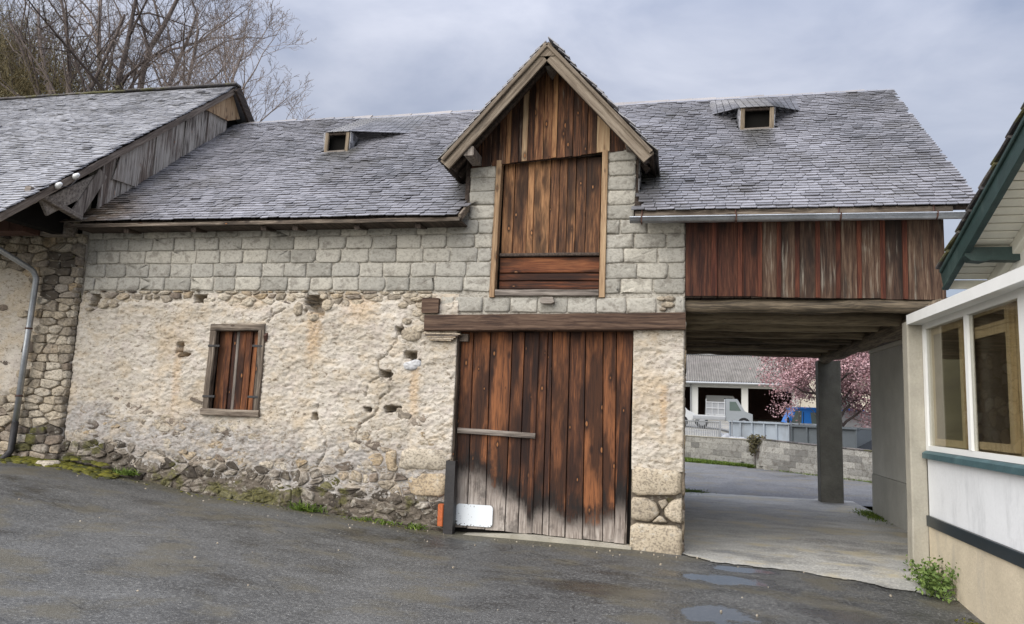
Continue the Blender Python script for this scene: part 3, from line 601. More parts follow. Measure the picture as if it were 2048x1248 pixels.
render_sheet('rendered_pier', -.655, .0, 1.0, 2.80, .015, (), None, .004, None, parent=barn, edge=.10)
so2 = [(-.30, 2.17)]

stones = []
def add_stone(poly, y0, mat, depth=.12, bulge=.045, tone=None, r=.14, it=1, rough=.010):
    V, F = rock(rounded(poly, r, it), FRONT(y0), depth, bulge, rough); stones.append(dict(V=V, F=F, mat=mat, tone=rnd.random() if tone is None else tone))
pts = [q for q in scatter((-9.2, -.15), (-3.06, 1.45), .19, .10, .65) if rnd.random() < .86]
for p, c in zip(pts, voronoi(pts, (-9.3, -.4), (-3.04, 1.6), 1.7)):
    if c is None: continue
    g_ = float(zg(p[0], 0)); top = float(topline(p[0])) + .22 * (float(fbm(p[0] * 3, p[1] * 3, 41)) - .5)
    if not (g_ - .10 < p[1] < top) or (p[0] > -3.85 and p[1] > .70): continue
    hh = p[1] - g_ + .25 * (float(fbm(p[0] * 2.2, p[1] * 2.2, 77)) - .5)
    add_stone(shrink(c, rnd.uniform(.003, .014)), rnd.uniform(-.03, .004), 'stone_damp' if hh < .46 else rnd.choice(('stone', 'stone', 'stone_pale')), bulge=rnd.uniform(.003, .026), rough=.02)
for q, m in (([(-3.80, .83), (-3.07, .85), (-3.10, 1.13), (-3.75, 1.12)], 'stone_pale'), ([(-3.62, .50), (-3.09, .50), (-3.08, .81), (-3.66, .79)], 'stone'), ([(-3.95, .8), (-3.83, .8), (-3.82, 1.1), (-4.0, 1.05)], 'stone')): add_stone(q, -.005, m, tone=.8, r=.15)
for i in range(190):                     # cobbles half bedded in the render
    x, z = rnd.uniform(-9.05, -3.3), rnd.gauss(1.16, .22)
    if -6.95 < x < -5.85 and z > 1.38 or z < float(topline(x)): continue
    a = rnd.choice((.03, .04, .05, .07, .10, .14)) * rnd.uniform(.8, 1.2); b = a * rnd.uniform(.3, .75); th = rnd.uniform(-.3, .3)
    add_stone([(x + a * math.cos(t + th) * rnd.uniform(.8, 1.15), z + b * math.sin(t) * rnd.uniform(.8, 1.15)) for t in np.linspace(0, 2 * math.pi, 7)[:-1]], .012 - .03, rnd.choice(('stone', 'stone', 'stone_pale')), .06, rnd.uniform(.003, .014))
pts = scatter((-9.1, 3.07), (-3.5, 3.30), .19, .085)        # thin bedding course under the blocks
for p, c in zip(pts, voronoi(pts, (-9.15, 3.05), (-3.42, 3.29), 2.2)):
    if c is None or any(math.hypot((p[0] - a) / (ra + .05), (p[1] - b) / (rb + .03)) < 1 for a, b, ra, rb in sockets): continue
    if p[1] < 3.12 + .12 * (float(fbm(p[0] * 2, 1, 3)) - .5): continue
    add_stone(shrink(c, .010), rnd.uniform(-.01, .01), rnd.choice(('stone', 'stone_pale', 'stone_pale')), bulge=.025)
for (x, z, a, b) in ((-5.0, 3.08, .10, .09), (-5.20, 2.90, .095, .06), (-6.25, 3.10, .09, .06), (-8.75, 3.05, .11, .06), (-8.55, 3.06, .10, .05), (-8.98, 2.99, .08, .035), (-3.70, 2.68, .17, .13), (-5.45, 3.02, .09, .11), (-5.06, 3.2, .07, .05), (-3.58, 2.76, .12, .06), (-3.52, 2.9, .08, .06), (-3.62, 2.97, .1, .05), (-3.56, 3.08, .12, .045), (-3.66, 3.17, .1, .035), (-3.85, 3.08, .09, .05), (-3.78, 2.86, .08, .05)):
    add_stone([(x + a * math.cos(t) * rnd.uniform(.85, 1.1), z + b * math.sin(t) * rnd.uniform(.85, 1.1)) for t in np.linspace(0, 2 * math.pi, 8)[:-1]], -.01, 'stone_pale', .08, .05, rnd.uniform(.2, .8))
for q, t_ in (([(-.66, .66), (-.01, .70), (-.01, 1.02), (-.35, 1.03), (-.66, 1.05)], .55), ([(-.66, .37), (-.40, .35), (-.28, .47), (-.33, .60), (-.46, .66), (-.66, .66)], .35), ([(-.24, .44), (-.14, .37), (-.01, .36), (-.01, .69), (-.12, .66), (-.25, .56)], .6), ([(-.33, .62), (-.27, .51), (-.18, .60), (-.22, .66)], .2), ([(-.42, .35), (-.26, .36), (-.17, .36), (-.25, .44), (-.31, .46)], .3), ([(-.67, -.06), (-.01, -.12), (-.01, .34), (-.66, .34)], .5)):
    add_stone(shrink(q, .008), -.005, 'stone_pale', .2, .045, t_, .12)
emit(barn, 'stone', stones, 'stone', 300)
b = MB(); b.add(box((-3.0 - .03, .02, 2.60), (-2.90, .3, 2.70)))
for k in range(5): b.add(beam((-3.5 + k * .02, -.0 + k * .004, 2.69 - k * .022), (-2.98 - .03 * k, .0, 2.685 - k * .022), .2, .017, ch=.003))   # thin packing slates under the lintel end
b.build('packing_slate', 'stone', barn)

# the courses of split-faced blocks
blocks = []
def block(x0, x1, z0, z1, y0=0.0, mat='block'):
    j = lambda s=.008: rnd.uniform(-s, s)
    c = rnd.choice((.008, .012, .02, .03)); q = []
    for (x, z, sx, sz) in ((x0, z0, 1, 1), (x1, z0, -1, 1), (x1, z1, -1, -1), (x0, z1, 1, -1)):
        a = [(x + j(), z + sz * c * rnd.uniform(.5, 1.6)), (x + sx * c * rnd.uniform(.5, 1.6), z + j())]
        q += a if sx * sz > 0 else a[::-1]
    m = []
    for i in range(len(q)): a, b_ = q[i], q[(i + 1) % len(q)]; m += [a, ((a[0] + b_[0]) / 2 + j(.005), (a[1] + b_[1]) / 2 + j(.005))]
    V, F = rock(m, FRONT(y0 + j(.005)), .10, rnd.uniform(.010, .017), .0018, .035); blocks.append(dict(V=V, F=F, mat=mat, tone=min(1, max(0, rnd.gauss(.5, .30)))))
def course(x0, x1, z0, z1, off, L=.405):
    x = x0
    first = True
    while x < x1 - .05:
        w = L * rnd.uniform(.86, 1.14) * (off if first else 1); first = False
        if x1 - x - w < .14: w = x1 - x
        if w > .52: w = (x1 - x) / 2
        block(x + .007, min(x + w, x1) - .007, z0 + .006, z1 - .006); x += w
zc = [3.29, 3.495, 3.705, 3.905, 4.10, 4.30]
for k in range(5):
    course(-9.17, -2.60, zc[k], zc[k + 1], (.55, 1.0, .5, .9, .6)[k]); course(-1.045, 0.0, zc[k] - .03, zc[k + 1] - .03, (.5, 1, .55, .95, .5)[k])
for k in range(4): course(-2.965, -2.585, 4.31 + k * .2, 4.51 + k * .2, 1); course(-1.04, -.655, 4.27 + k * .2, 4.47 + k * .2, 1)
block(-1.04, -.65, 5.08, 5.25)
block(-3.31, -3.12, 3.01, 3.22); course(-3.11, -.36, 3.0, 3.21, .9, .42); block(-.13, -.01, 3.02, 3.23)
for (x, z, a) in ((-.28, 3.06, .05), (-.22, 3.12, .09), (-.2, 3.2, .08), (-.3, 3.2, .06)): blocks.append(dict(zip('VF', rock([(x + a * math.cos(t), z + .5 * a * math.sin(t)) for t in np.linspace(0, 6.28, 8)[:-1]], FRONT(0), .08, .03, .006)), mat='stone_pale', tone=rnd.random()))
emit(barn, 'concrete_block', blocks, 'block', 300)
b = MB()
for q in (box((-9.18, .012, 3.24), (-2.585, .35, 4.42)), box((-2.96, .012, 4.42), (-2.59, .35, 5.14)), box((-1.045, .013, 3.24), (-.004, .35, 4.42)), box((-1.04, .012, 4.42), (-.66, .35, 5.26)), box((-3.33, .014, 2.96), (-.003, .35, 3.24))): b.add(q, .5)
b.build('mortar', 'mortar', barn)
b = MB()
for q in (box((-9.18, .36, -.2), (-6.95, .5, 3.3)), box((-5.85, .36, -.2), (-3.05, .5, 3.3)), box((-6.95, .36, -.2), (-5.85, .5, 1.4)), box((-6.95, .36, 2.8), (-5.85, .5, 3.3)), box((-.655, .05, -.2), (-.02, .5, 2.8)), box((-.45, .5, -.2), (-.012, 7.0, 3.18)), box((-9.18, 6.7, -.2), (-.012, 7.0, 4.4)), box((-9.18, .5, -.2), (-8.9, 6.7, 4.5)), box((-9.1, .5, 2.95), (-.46, 6.7, 3.05))): b.add(q, .5)
b.build('masonry_core', 'mortar_dark', barn)
for i in range(44):     # rough stones of the passage side
    y, z = rnd.uniform(.1, 6.9), rnd.uniform(.05, 3.0); a = rnd.uniform(.1, .25)
    pass
side = []
pts = scatter((.06, -.05), (6.95, 3.15), .34, .21)
for p, c in zip(pts, voronoi(pts, (.03, -.1), (6.97, 3.16), 1.4)):
    if c is not None: side.append(dict(zip('VF', rock(rounded(shrink(c, .012)), lambda u, v, n: (-.03 + n, u, v), .06, .035, .008)), tone=rnd.random()))
stuff_side = MB()
for s_ in side: stuff_side.add((s_['V'], s_['F']), s_['tone'])
stuff(stuff_side.build('side_stones', 'stone', barn, True))

# lintel, big doors
mesh('lintel', *beam((-3.50, .0, 2.835), (.005, .0, 2.90), .22, .22, ch=.012, jit=.006), 'lintel', barn)
mesh('beam_end', *beam((-3.43, -.10, 3.08), (-3.43, .3, 3.08), .24, .21, ch=.01, jit=.004), 'lintel', barn)
mesh('beam_end', *prism([(-1.90, 3.135), (-1.88, 3.20), (-1.72, 3.20), (-1.70, 3.135), (-1.74, 3.115), (-1.86, 3.115)], 'y', -.10, .2), 'silver_x', barn)
def zgrey(x): return float(np.interp(x, (-3.02, -2.82, -2.57, -2.39, -2.12, -2.0, -1.97, -1.87, -1.71, -1.54, -1.41, -1.18, -.8), (.86, .90, .78, .64, .54, .40, .38, .40, .46, .36, .26, .40, .44)))
door = group_part('barn_door', barn)
def door_leaf(xb, xt, zb, zt):
    leaf_ = door
    for i in range(len(xb) - 1):
        y = .095 + rnd.uniform(-.006, .006); gp = .004; a0, a1, b0, b1 = xb[i] + gp, xb[i + 1] - gp, xt[i] + gp, xt[i + 1] - gp
        z0, z1 = zb[i] + rnd.uniform(-.008, .008), zb[i + 1] + rnd.uniform(-.008, .008); t0 = zt
        V = []
        for yy, k in ((y, .005), (y + .012, 0), (y + .04, 0)): V += [(a0 + k, yy, z0), (a1 - k, yy, z1), (b1 - k, yy, t0), (b0 + k, yy, t0)]
        F = [[0, 1, 2, 3], [11, 10, 9, 8]]
        for L in (0, 4): F += [[L + (j + 1) % 4, L + j, L + j + 4, L + 4 + (j + 1) % 4] for j in range(4)]
        V = np.array(V); zq = np.array([zgrey(v) for v in V[:, 0]]); zq[:] = np.where(V[:, 2] > 1.5, zgrey((a0 + a1) / 2), zq)
        mesh('plank', V, F, 'door', leaf_, False, None, V[:, 2] - zq)
door_leaf([-3.02, -2.82, -2.57, -2.30, -2.12, -1.985], [-3.02, -2.84, -2.60, -2.29, -2.12, -1.97], [.10, .105, .10, .095, .085, .085], 2.74)
door_leaf([-1.965, -1.80, -1.71, -1.50, -1.27, -1.01, -.86, -.705], [-1.955, -1.80, -1.74, -1.50, -1.29, -1.06, -.88, -.655], [.10, .095, .09, .08, .07, .065, .06, .045], 2.80)
def gp_(name, V, F, mat, wzv=None): return mesh(name, V, F, mat, door, False, None, wzv)
V, F = beam((-1.97, .085, .10), (-1.955, .085, 2.76), .075, .03, (0, 1, 0), .006); V = np.array(V); gp_('cover_strip', V, F, 'door', V[:, 2] - .30)
V, F = beam((-.80, .08, .06), (-.72, .08, 2.80), .13, .03, (0, 1, 0), .006); V = np.array(V); gp_('cover_strip', V, F, 'door', V[:, 2] - .52)
gp_('crossbar', *beam((-3.0, .07, 1.385), (-1.925, .07, 1.36), .05, .072, ch=.006, jit=.003), 'silver_x')
pl = [(-2.968 + .045 * (1 - math.cos(t)) if False else 0, 0) for t in ()]
rc = []
for cx, cz, a0 in ((-2.51, .375, 0), (-2.925, .375, 90), (-2.925, .185, 180), (-2.51, .185, 270)):
    for k in range(5): a = R(a0 + k * 22.5); rc.append((cx + .045 * math.cos(a), cz + .045 * math.sin(a)))
pz = gp_('metal_plate', *prism(rc, 'y', .055, .070), 'enamel'); pz['label'] = 'white enamelled sheet with rounded corners and chipped black spots'
mesh('door_jamb', *beam((-3.05, .05, .08), (-3.06, .05, 2.70), .07, .12, (0, 1, 0), .008, .006), 'frame', barn)
mesh('door_backing', *box((-3.0, .142, .05), (-.66, .16, 2.82)), 'painted_dark', barn)
mesh('threshold', *prism([(-3.05, -.02), (-.64, -.05), (-.64, .04), (-2.0, .085), (-2.45, .06), (-3.0, .03)], 'y', -.05, .20), 'concrete_pale', barn)
ch_ = group_part('steel_channel', barn)
b = MB(); b.add(box((-3.085, -.13, .02), (-2.955, -.115, .99)), .3); b.add(box((-3.085, -.115, .02), (-3.072, .0, .99)), .4); b.add(box((-2.968, -.115, .02), (-2.955, .0, .99)), .4)
b.build('channel_section', 'iron', ch_); mesh('stop_block', *beam((-3.125, -.10, .14), (-3.125, -.10, .42), .075, .09, (0, 1, 0), .01), 'orange', ch_)

# hay-loft door
loft = group_part('loft_door', barn)
xs = [-2.50, -2.34, -2.15, -2.055, -1.83, -1.70, -1.59, -1.47, -1.33, -1.13]
for a, c in zip(xs[:-1], xs[1:]):
    mesh('board', *beam(((a + c) / 2, .11 + rnd.uniform(-.008, .008), 3.82), ((a + c) / 2 + rnd.uniform(-.006, .006), .11, 5.18), c - a - .007, .03, (0, 1, 0), .004), 'loft', loft)
for z0, z1 in ((3.56, 3.775), (3.45, 3.55), (3.33, 3.44)): mesh('rail_board', *beam((-2.50, .085, (z0 + z1) / 2), (-1.13, .085, (z0 + z1) / 2), .035, z1 - z0, ch=.012, jit=.004), 'loft_h', loft)
mesh('ledge', *beam((-2.5, .05, 3.805), (-1.13, .05, 3.81), .05, .045, ch=.01, jit=.004), 'dark_wood', loft)
mesh('frame_post', *beam((-2.575, .03, 3.205), (-2.545, .03, 5.14), .075, .14, (0, 1, 0), .008), 'pale', barn)
mesh('frame_post', *beam((-1.075, .03, 3.21), (-1.07, .03, 5.23), .08, .14, (0, 1, 0), .008), 'pale', barn)
mesh('loft_sill', *beam((-2.53, .03, 3.265), (-1.12, .03, 3.275), .14, .085, ch=.008, jit=.004), 'silver_x', barn)
mesh('loft_backing', *box((-2.6, .14, 3.2), (-1.03, .16, 5.3)), 'painted_dark', barn)
mesh('loft_head', *beam((-2.6, .12, 5.17), (-1.0, .12, 5.28), .1, .12), 'dark_wood', barn)
# gable of the dormer
gb = [-2.96, -2.80, -2.66, -2.55, -2.46, -2.39, -2.28, -2.23, -2.15, -2.06, -1.93, -1.81, -1.74, -1.62, -1.52, -1.40, -1.32, -1.19, -1.01, -.82, -.64]
gt = {4: .9, 7: .95, 8: .1, 10: .55, 11: .8, 12: .35, 17: .98, 18: .1, 19: .15, 1: .1, 2: .3, 0: .1}
gable = group_part('dormer_gable', barn)
for i, (a, c) in enumerate(zip(gb[:-1], gb[1:])):
    zb = lambda x: 5.05 + (x + 2.96) * .083
    ta, tc_ = zdorm(a) - .12, zdorm(c) - .12; y = -.022 - (.014 if i % 2 else 0); r_ = rnd.uniform(-.012, .008)
    poly = [(a + .003, zb(a) + r_), (c - .003, zb(c) + r_), (c - .003, tc_)] + ([(DX, zdorm(DX) - .12)] if a < DX < c else []) + [(a + .003, ta)]
    mesh('gable_board', *prism(poly, 'y', y, y + .024), 'gable' if i not in (7, 17) else 'pale', gable, False, gt.get(i, rnd.uniform(.2, .75)))
mesh('gable_backing', *prism([(-2.9, 5.1), (-.7, 5.3), (-.75, 5.4), (DX, 6.5), (-2.85, 5.35)], 'y', .03, .05), 'painted_dark', barn)
for x, z in ((-2.87, 5.14), (-.72, 5.26)): mesh('purlin_end', *beam((x, -.46, z), (x, .4, z), .135, .13, ch=.008), 'silver', barn)
mesh('apex_block', *prism([(DX - .12, 6.40), (DX + .12, 6.40), (DX + .05, 6.585), (DX - .05, 6.585)], 'y', -.505, -.455), 'barge_l', barn)
mesh('ridge_end', *prism([(DX - .06, 6.36), (DX + .06, 6.36), (DX, 6.28)], 'y', -.30, .1), 'silver', barn)
# dormer roof: slabs, rafters, bargeboards, slates
dr = group_part('dormer_roof', barn)
cs, sn = math.cos(math.atan(1.13)), math.sin(math.atan(1.13))
for s in (-1, 1):
    foot = 1.42
    V = []
    for yy in (-.44, None):
        for d, dz in ((0, 0), (foot, -1.13 * foot), (foot, -1.13 * foot - .05), (0, -.05)):
            z = 6.64 + dz; V.append((DX + s * d, yy if yy is not None else min(2.7, max(.1, (z - 4.28) / .8104 - .30)), z))
    F = [[0, 1, 2, 3], [7, 6, 5, 4], [0, 4, 5, 1], [1, 5, 6, 2], [2, 6, 7, 3], [3, 7, 4, 0]]
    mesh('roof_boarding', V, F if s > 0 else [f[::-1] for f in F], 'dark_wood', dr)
    def pt(d, y, dz=0): return (DX + s * d, y, 6.60 - 1.13 * d + dz)
    mesh('bargeboard', *beam(pt(-.0, -.475, -.135), pt(1.36, -.475, -.12), .035, .17, (0, 0, 1), .006), 'barge_l' if s < 0 else 'barge_r', barn)
    mesh('barge_moulding', *beam(pt(-.0, -.50, -.035), pt(1.39, -.50, -.02), .06, .055, (0, 0, 1), .008), 'barge_l' if s < 0 else 'barge_r', barn)
    for yy in (-.2, .15): mesh('rafter', *beam(pt(.05, yy, -.12), pt(1.33, yy, -.12), .08, .08), 'dark_wood', dr)
    U = np.array((0, 1, 0)) if s > 0 else np.array((0, -1, 0)); Vv = np.array((-s * cs, 0, sn)); N = np.array((s * sn, 0, cs)); O = np.array(pt(foot + .03, -.47, .03)) if s > 0 else np.array(pt(foot + .03, 2.6, .03))
    lay_slates(dr, O, U, Vv, N, 3.07, (foot + .03) / cs, 'slate', lambda p: p[2] > zmain(p[1]) - .05, .11, .19, 110, 5 + s, name='dormer_slate')
for s, nm in ((-1, 'cheek'), (1, 'cheek')):    # slate-hung cheeks
    x = DX + s * 1.175; ck = mesh('dormer_cheek', *prism([(.35, 4.3), (.05, 5.3), (1.2, 5.3), (.05, 4.5)] if False else [(.02, 4.45), (.75, 5.2), (.02, 5.2)], 'x', x - .03, x + .03), 'dark_wood', barn)
    if s > 0:
        pc = []
        for r in range(7):
            for k in range(6):
                y0 = .01 + k * .13 + (r % 2) * .06; z0 = 4.42 + r * .11
                if z0 < zmain(y0 + .06) - .06 or z0 > 5.15: continue
                lo_ = .012 * (r % 2); pc.append(dict(zip('VF', prism([(y0, z0 + .19), (y0, z0 + .03), (y0 + .03, z0), (y0 + .1, z0), (y0 + .125, z0 + .03), (y0 + .125, z0 + .19)], 'x', x + .034 + lo_, x + .044 + lo_))))
        emit(ck, 'cheek_slate', pc, 'slate', 300, False)

# main roof
roof = group_part('roof', barn)
Lv = math.hypot(3.85, 3.12); RV = np.array((0, 3.85, 3.12)) / Lv; RN = np.array((0, -3.12, 3.85)) / Lv
def in_dormer(x, y): return abs(x - DX) < 1.19 and zmain(y) < zdorm(x) + .03
LUC = [(-5.98, 1.85, .45), (1.11, 2.05, .50)]         # x, y of the front, width
def in_luc(x, y): return any(abs(x - a) < w / 2 + .02 and b - .05 < y < b + .42 for a, b, w in LUC)
for x0, x1, y0 in ((-9.06, -2.98, -.33), (-.66, 3.36, -.33)):
    V = [(x0, y0, zmain(y0) - .01), (x1, y0, zmain(y0) - .01), (x1 + .0, 3.5, zmain(3.5) - .01), (x0, 3.5, zmain(3.5) - .01)]; V += [(a, b_ + .04, c - .055) for a, b_, c in V]
    mesh('roof_deck', V, [[0, 1, 2, 3], [7, 6, 5, 4], [0, 4, 5, 1], [1, 5, 6, 2], [2, 6, 7, 3], [3, 7, 4, 0]], 'dark_wood', roof)
V = [(-2.98, .9, zmain(.9) - .02), (-.66, .9, zmain(.9) - .02), (-.66, 3.5, zmain(3.5) - .02), (-2.98, 3.5, zmain(3.5) - .02)]; mesh('roof_deck', V + [(a, b_ + .04, c - .05) for a, b_, c in V], [[0, 1, 2, 3], [7, 6, 5, 4], [0, 4, 5, 1], [1, 5, 6, 2], [2, 6, 7, 3], [3, 7, 4, 0]], 'dark_wood', roof)
V = [(-9.06, 3.5, 7.36), (3.4, 3.5, 7.36), (3.35, 7.4, 4.2), (-9.06, 7.4, 4.2)]; mesh('roof_deck', V + [(a, b_ - .04, c - .05) for a, b_, c in V], [[3, 2, 1, 0], [4, 5, 6, 7], [1, 5, 4, 0], [2, 6, 5, 1], [3, 7, 6, 2], [0, 4, 7, 3]], 'slate', roof)
lay_slates(roof, (-9.32, -.38, zmain(-.38)), (1, 0, 0), RV, RN, 12.7, Lv - .08, 'slate', lambda p: not in_dormer(p[0], p[1]) and not in_luc(p[0], p[1]) and not (-2.95 < p[0] < -.66 and p[1] < .3), .088, .172, 300, 2,
           lambda v: min(.30, v * .5), lambda v: 12.66 + v * .022)
for k in range(30):      # ridge course
    x0 = -9.0 + k * .415; dz = rnd.uniform(-.008, .012)
    mesh('ridge_slate', *beam((x0, 3.43, 7.335 + dz), (x0 + .43, 3.43, 7.345 + dz + rnd.uniform(-.008, .01)), .018, .24, (0, .75, .63), .004), 'ridge_slate', roof, False, rnd.uniform(.3, .7))
mesh('verge_board', *beam((3.37, -.30, 4.27), (3.42, 3.48, 7.32), .03, .07), 'dark_wood', roof)
mesh('eave_board', *beam((-9.30, -.36, 4.23), (-2.98, -.36, 4.22), .03, .055, ch=.004, jit=.004), 'frame_x', roof)
mesh('eave_board', *beam((-.64, -.33, 4.255), (3.06, -.33, 4.235), .035, .075, ch=.004, jit=.003), 'frame_x', roof)
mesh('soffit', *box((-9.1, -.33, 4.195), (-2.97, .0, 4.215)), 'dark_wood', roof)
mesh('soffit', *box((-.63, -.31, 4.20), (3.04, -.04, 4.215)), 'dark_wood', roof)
mesh('eave_return', *beam((-2.98, -.37, 4.24), (-2.965, .12, 4.58), .035, .1), 'frame_x', roof)
for x in (-8.25, -7.1, -5.95, -5.45, -4.5, -3.6): mesh('rafter_end', *beam((x, -.30, 4.165), (x, .05, 4.23), .08, .08), 'dark_wood', roof)
# small roof openings under lifted slates
for n_, (lx, ly, w) in enumerate(LUC):
    lz = zmain(ly); h = .37; luc = group_part('roof_hatch', barn)
    for s in (-1, 1): mesh('hatch_post', *beam((lx + s * (w / 2 - .03), ly, lz - .01), (lx + s * (w / 2 - .03) + .012, ly, lz + h - .02), .065, .05, (0, 1, 0)), 'hatch_wood', luc)
    mesh('hatch_sill', *beam((lx - w / 2 + .05, ly - .01, lz + .0), (lx + w / 2 - .05, ly - .01, lz + .01), .05, .035), 'silver_x', luc)
    mesh('hatch_dark_panel', *box((lx - w / 2 + .03, ly + .12, lz), (lx + w / 2 - .03, ly + .2, lz + h)), 'painted_dark', luc)  # black panel stands for the dark hollow; the roof is not cut
    mesh('hatch_head', *beam((lx - w / 2, ly + .02, lz + h - .02), (lx + w / 2, ly + .02, lz + h - .02), .05, .06), 'dark_wood', luc)
    for s in (-1, 1):
        x = lx + s * w / 2; yr = ly + h / .8104
        ck = mesh('hatch_cheek', *prism([(ly - .0, lz - .02), (yr, lz + h), (ly, lz + h)], 'x', x - .012, x + .012), 'slate', luc)
        for r in range(2):
            for k in range(4):
                y0 = ly + .0 + k * .10; z0 = lz + .04 + k * .082 + r * .13
                if z0 + .03 < lz + h: mesh('cheek_slate', *prism([(y0, min(z0 + .2, lz + h)), (y0, z0 + .02), (y0 + .03, z0), (y0 + .08, z0 + .01), (y0 + .10, z0 + .04), (y0 + .10, min(z0 + .2, lz + h))], 'x', x + s * (.014 + .008 * r), x + s * (.022 + .008 * r)), 'slate_l', ck)
    # the lifted sheet of slates over it, dying out into the roof on both sides
    ztop = lz + h + .02; yt = 3.30; el, er = (.05, .95) if n_ == 0 else (.42, .52); nsl = 14; b = MB()
    xs_ = np.linspace(lx - w / 2 - el, lx + w / 2 + er, nsl + 1)
    def lift(x):
        q = 1.0
        if x < lx - w / 2: q = 1 - (lx - w / 2 - x) / el
        if x > lx + w / 2: q = 1 - (x - lx - w / 2) / er
        return max(0.0, min(1, q))
    for i in range(nsl):
        for k in range(11):
            qa, qb = lift(xs_[i]), lift(xs_[i + 1]); P = []
            for th in (0, .014):
                for xx, q, kk in ((xs_[i], qa, k), (xs_[i + 1] - .010, qb, k), (xs_[i + 1] - .010, qb, k + 1.3), (xs_[i], qa, k + 1.3)):
                    f = min(1, kk / 11); yf = ly - .05 + (1 - q) * 0.66; y = yf + (yt - yf) * f; za = zmain(yf) + .018 + q * (ztop - lz - .02); z = za + (zmain(yt) + .030 - za) * f
                    P.append((xx, y, z + th + .012 * (1 - (kk - k))))
            b.add((P, [[3, 2, 1, 0], [4, 5, 6, 7], [0, 1, 5, 4], [1, 2, 6, 5], [2, 3, 7, 6], [3, 0, 4, 7]]), rnd.uniform(.0, .42))
    stuff(b.build('hatch_slates', 'slate', luc))
# gutter
gut = group_part('gutter', barn); V = []; F = []
for i, x in enumerate((-.70, 3.27)):
    for r_ in (.062, .057):
        for k in range(9): a = math.pi + math.pi * k / 8; V.append((x, -.43 + r_ * math.cos(a), 4.165 - (x + .7) * .004 + r_ * math.sin(a)))
for k in range(8): F += [[k, k + 1, k + 19, k + 18][::-1], [9 + k, 27 + k, 28 + k, 10 + k][::-1]]
F += [[0, 18, 27, 9], [8, 17, 35, 26]] + [[k, 9 + k, 10 + k, k + 1] for k in range(8)]
mesh('gutter_channel', V, F, 'zinc', gut, True); mesh('gutter_lip', *tube([(-.70, -.495, 4.168), (3.27, -.495, 4.152)], .009, 6), 'zinc', gut)
for x in (-.55, .60, 1.80, 2.85): mesh('gutter_bracket', *tube([(x, -.36, 4.30), (x, -.365, 4.14), (x, -.40, 4.10), (x, -.44, 4.09), (x, -.485, 4.11), (x, -.505, 4.175)], .010, 5), 'rust', gut)

# boarded storey over the passage
pb = [0.0, .25, .31, .39, .65, .89, 1.12, 1.34, 1.58, 1.82, 2.06, 2.33, 2.58, 2.79, 3.05]
up = group_part('boarded_front', barn)
edges = [0.0, .36, .68, .92, 1.15, 1.37, 1.61, 1.85, 2.09, 2.36, 2.61, 3.06]
for i, (a, c) in enumerate(zip(edges[:-1], edges[1:])):
    y = -.02 + rnd.uniform(-.004, .004); m = 'pass' if i < 3 else 'pass_grey'
    mesh('board', *beam(((a + c) / 2, y, 3.235 - i * .0035 + rnd.uniform(-.006, .006)), ((a + c) / 2 + rnd.uniform(-.008, .008), y, 4.22), c - a - .006, .03, (0, 1, 0), .004), m, up, False, .25 + .05 * i if i < 3 else rnd.uniform(.3, .8))
    if i: mesh('batten', *beam((a - .005, y - .026, 3.235 - i * .0035), (a + .005, y - .026, 4.22), .055 if i != 1 else .075, .024, (0, 1, 0), .004), 'batten' if i != 1 else 'pale' if False else 'batten', up, False, rnd.uniform(.3, .8))
mesh('side_boarding', *box((3.035, -.0, 3.17), (3.06, 7.1, 4.35)), 'silver', barn)
mesh('rear_boarding', *box((-.0, 7.03, 3.2), (3.03, 7.06, 4.35)), 'dark_wood', barn)
V = [(3.047, .0, 4.3), (3.047, 7.0, 4.3), (3.047, 3.5, 7.3)]; mesh('gable_boarding', *prism([(.0, 4.3), (7.0, 4.3), (3.5, 7.3)], 'x', 3.035, 3.058), 'silver', barn)
# its floor: joists, boards, carrying log
for i, y in enumerate((.12, 1.15, 2.15, 3.15, 4.15, 5.15, 6.1, 6.95)):
    z = 3.125 - .01 * (i % 2) - (0.0 if i else .0); d = .17 + .02 * (i % 3)
    mesh('joist', *beam((-.10, y, z + rnd.uniform(-.015, .015)), (3.12, y + rnd.uniform(-.08, .08), z + rnd.uniform(-.02, .02)), .17, d, ch=.05, jit=.014), 'beam', barn, True)
n_ = 15
for i in range(n_):
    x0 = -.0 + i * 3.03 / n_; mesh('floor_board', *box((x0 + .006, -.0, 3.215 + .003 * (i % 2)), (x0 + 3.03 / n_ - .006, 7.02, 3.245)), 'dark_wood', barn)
mesh('carrying_log', *tube([(2.98 + .02 * math.sin(k), -.06 + k * .55, 3.05 + .015 * math.sin(k * 1.7) - .004 * k) for k in range(14)], [.155 - .003 * k + .008 * math.sin(k * 2.1) for k in range(14)], 12), 'beam_y', barn, True)
pil = mesh('concrete_pillar', *beam((3.09, 7.22, -.05), (3.07, 7.20, 2.955), .445, .36, (0, 1, 0), .012), 'concrete', barn)
mesh('rope', *tube([(.02, 3.0, 2.75), (.05, 3.0, 2.6), (.055, 3.0, 2.42), (.03, 3.0, 2.33), (.06, 3.0, 2.36)], .012, 6), 'iron', barn)

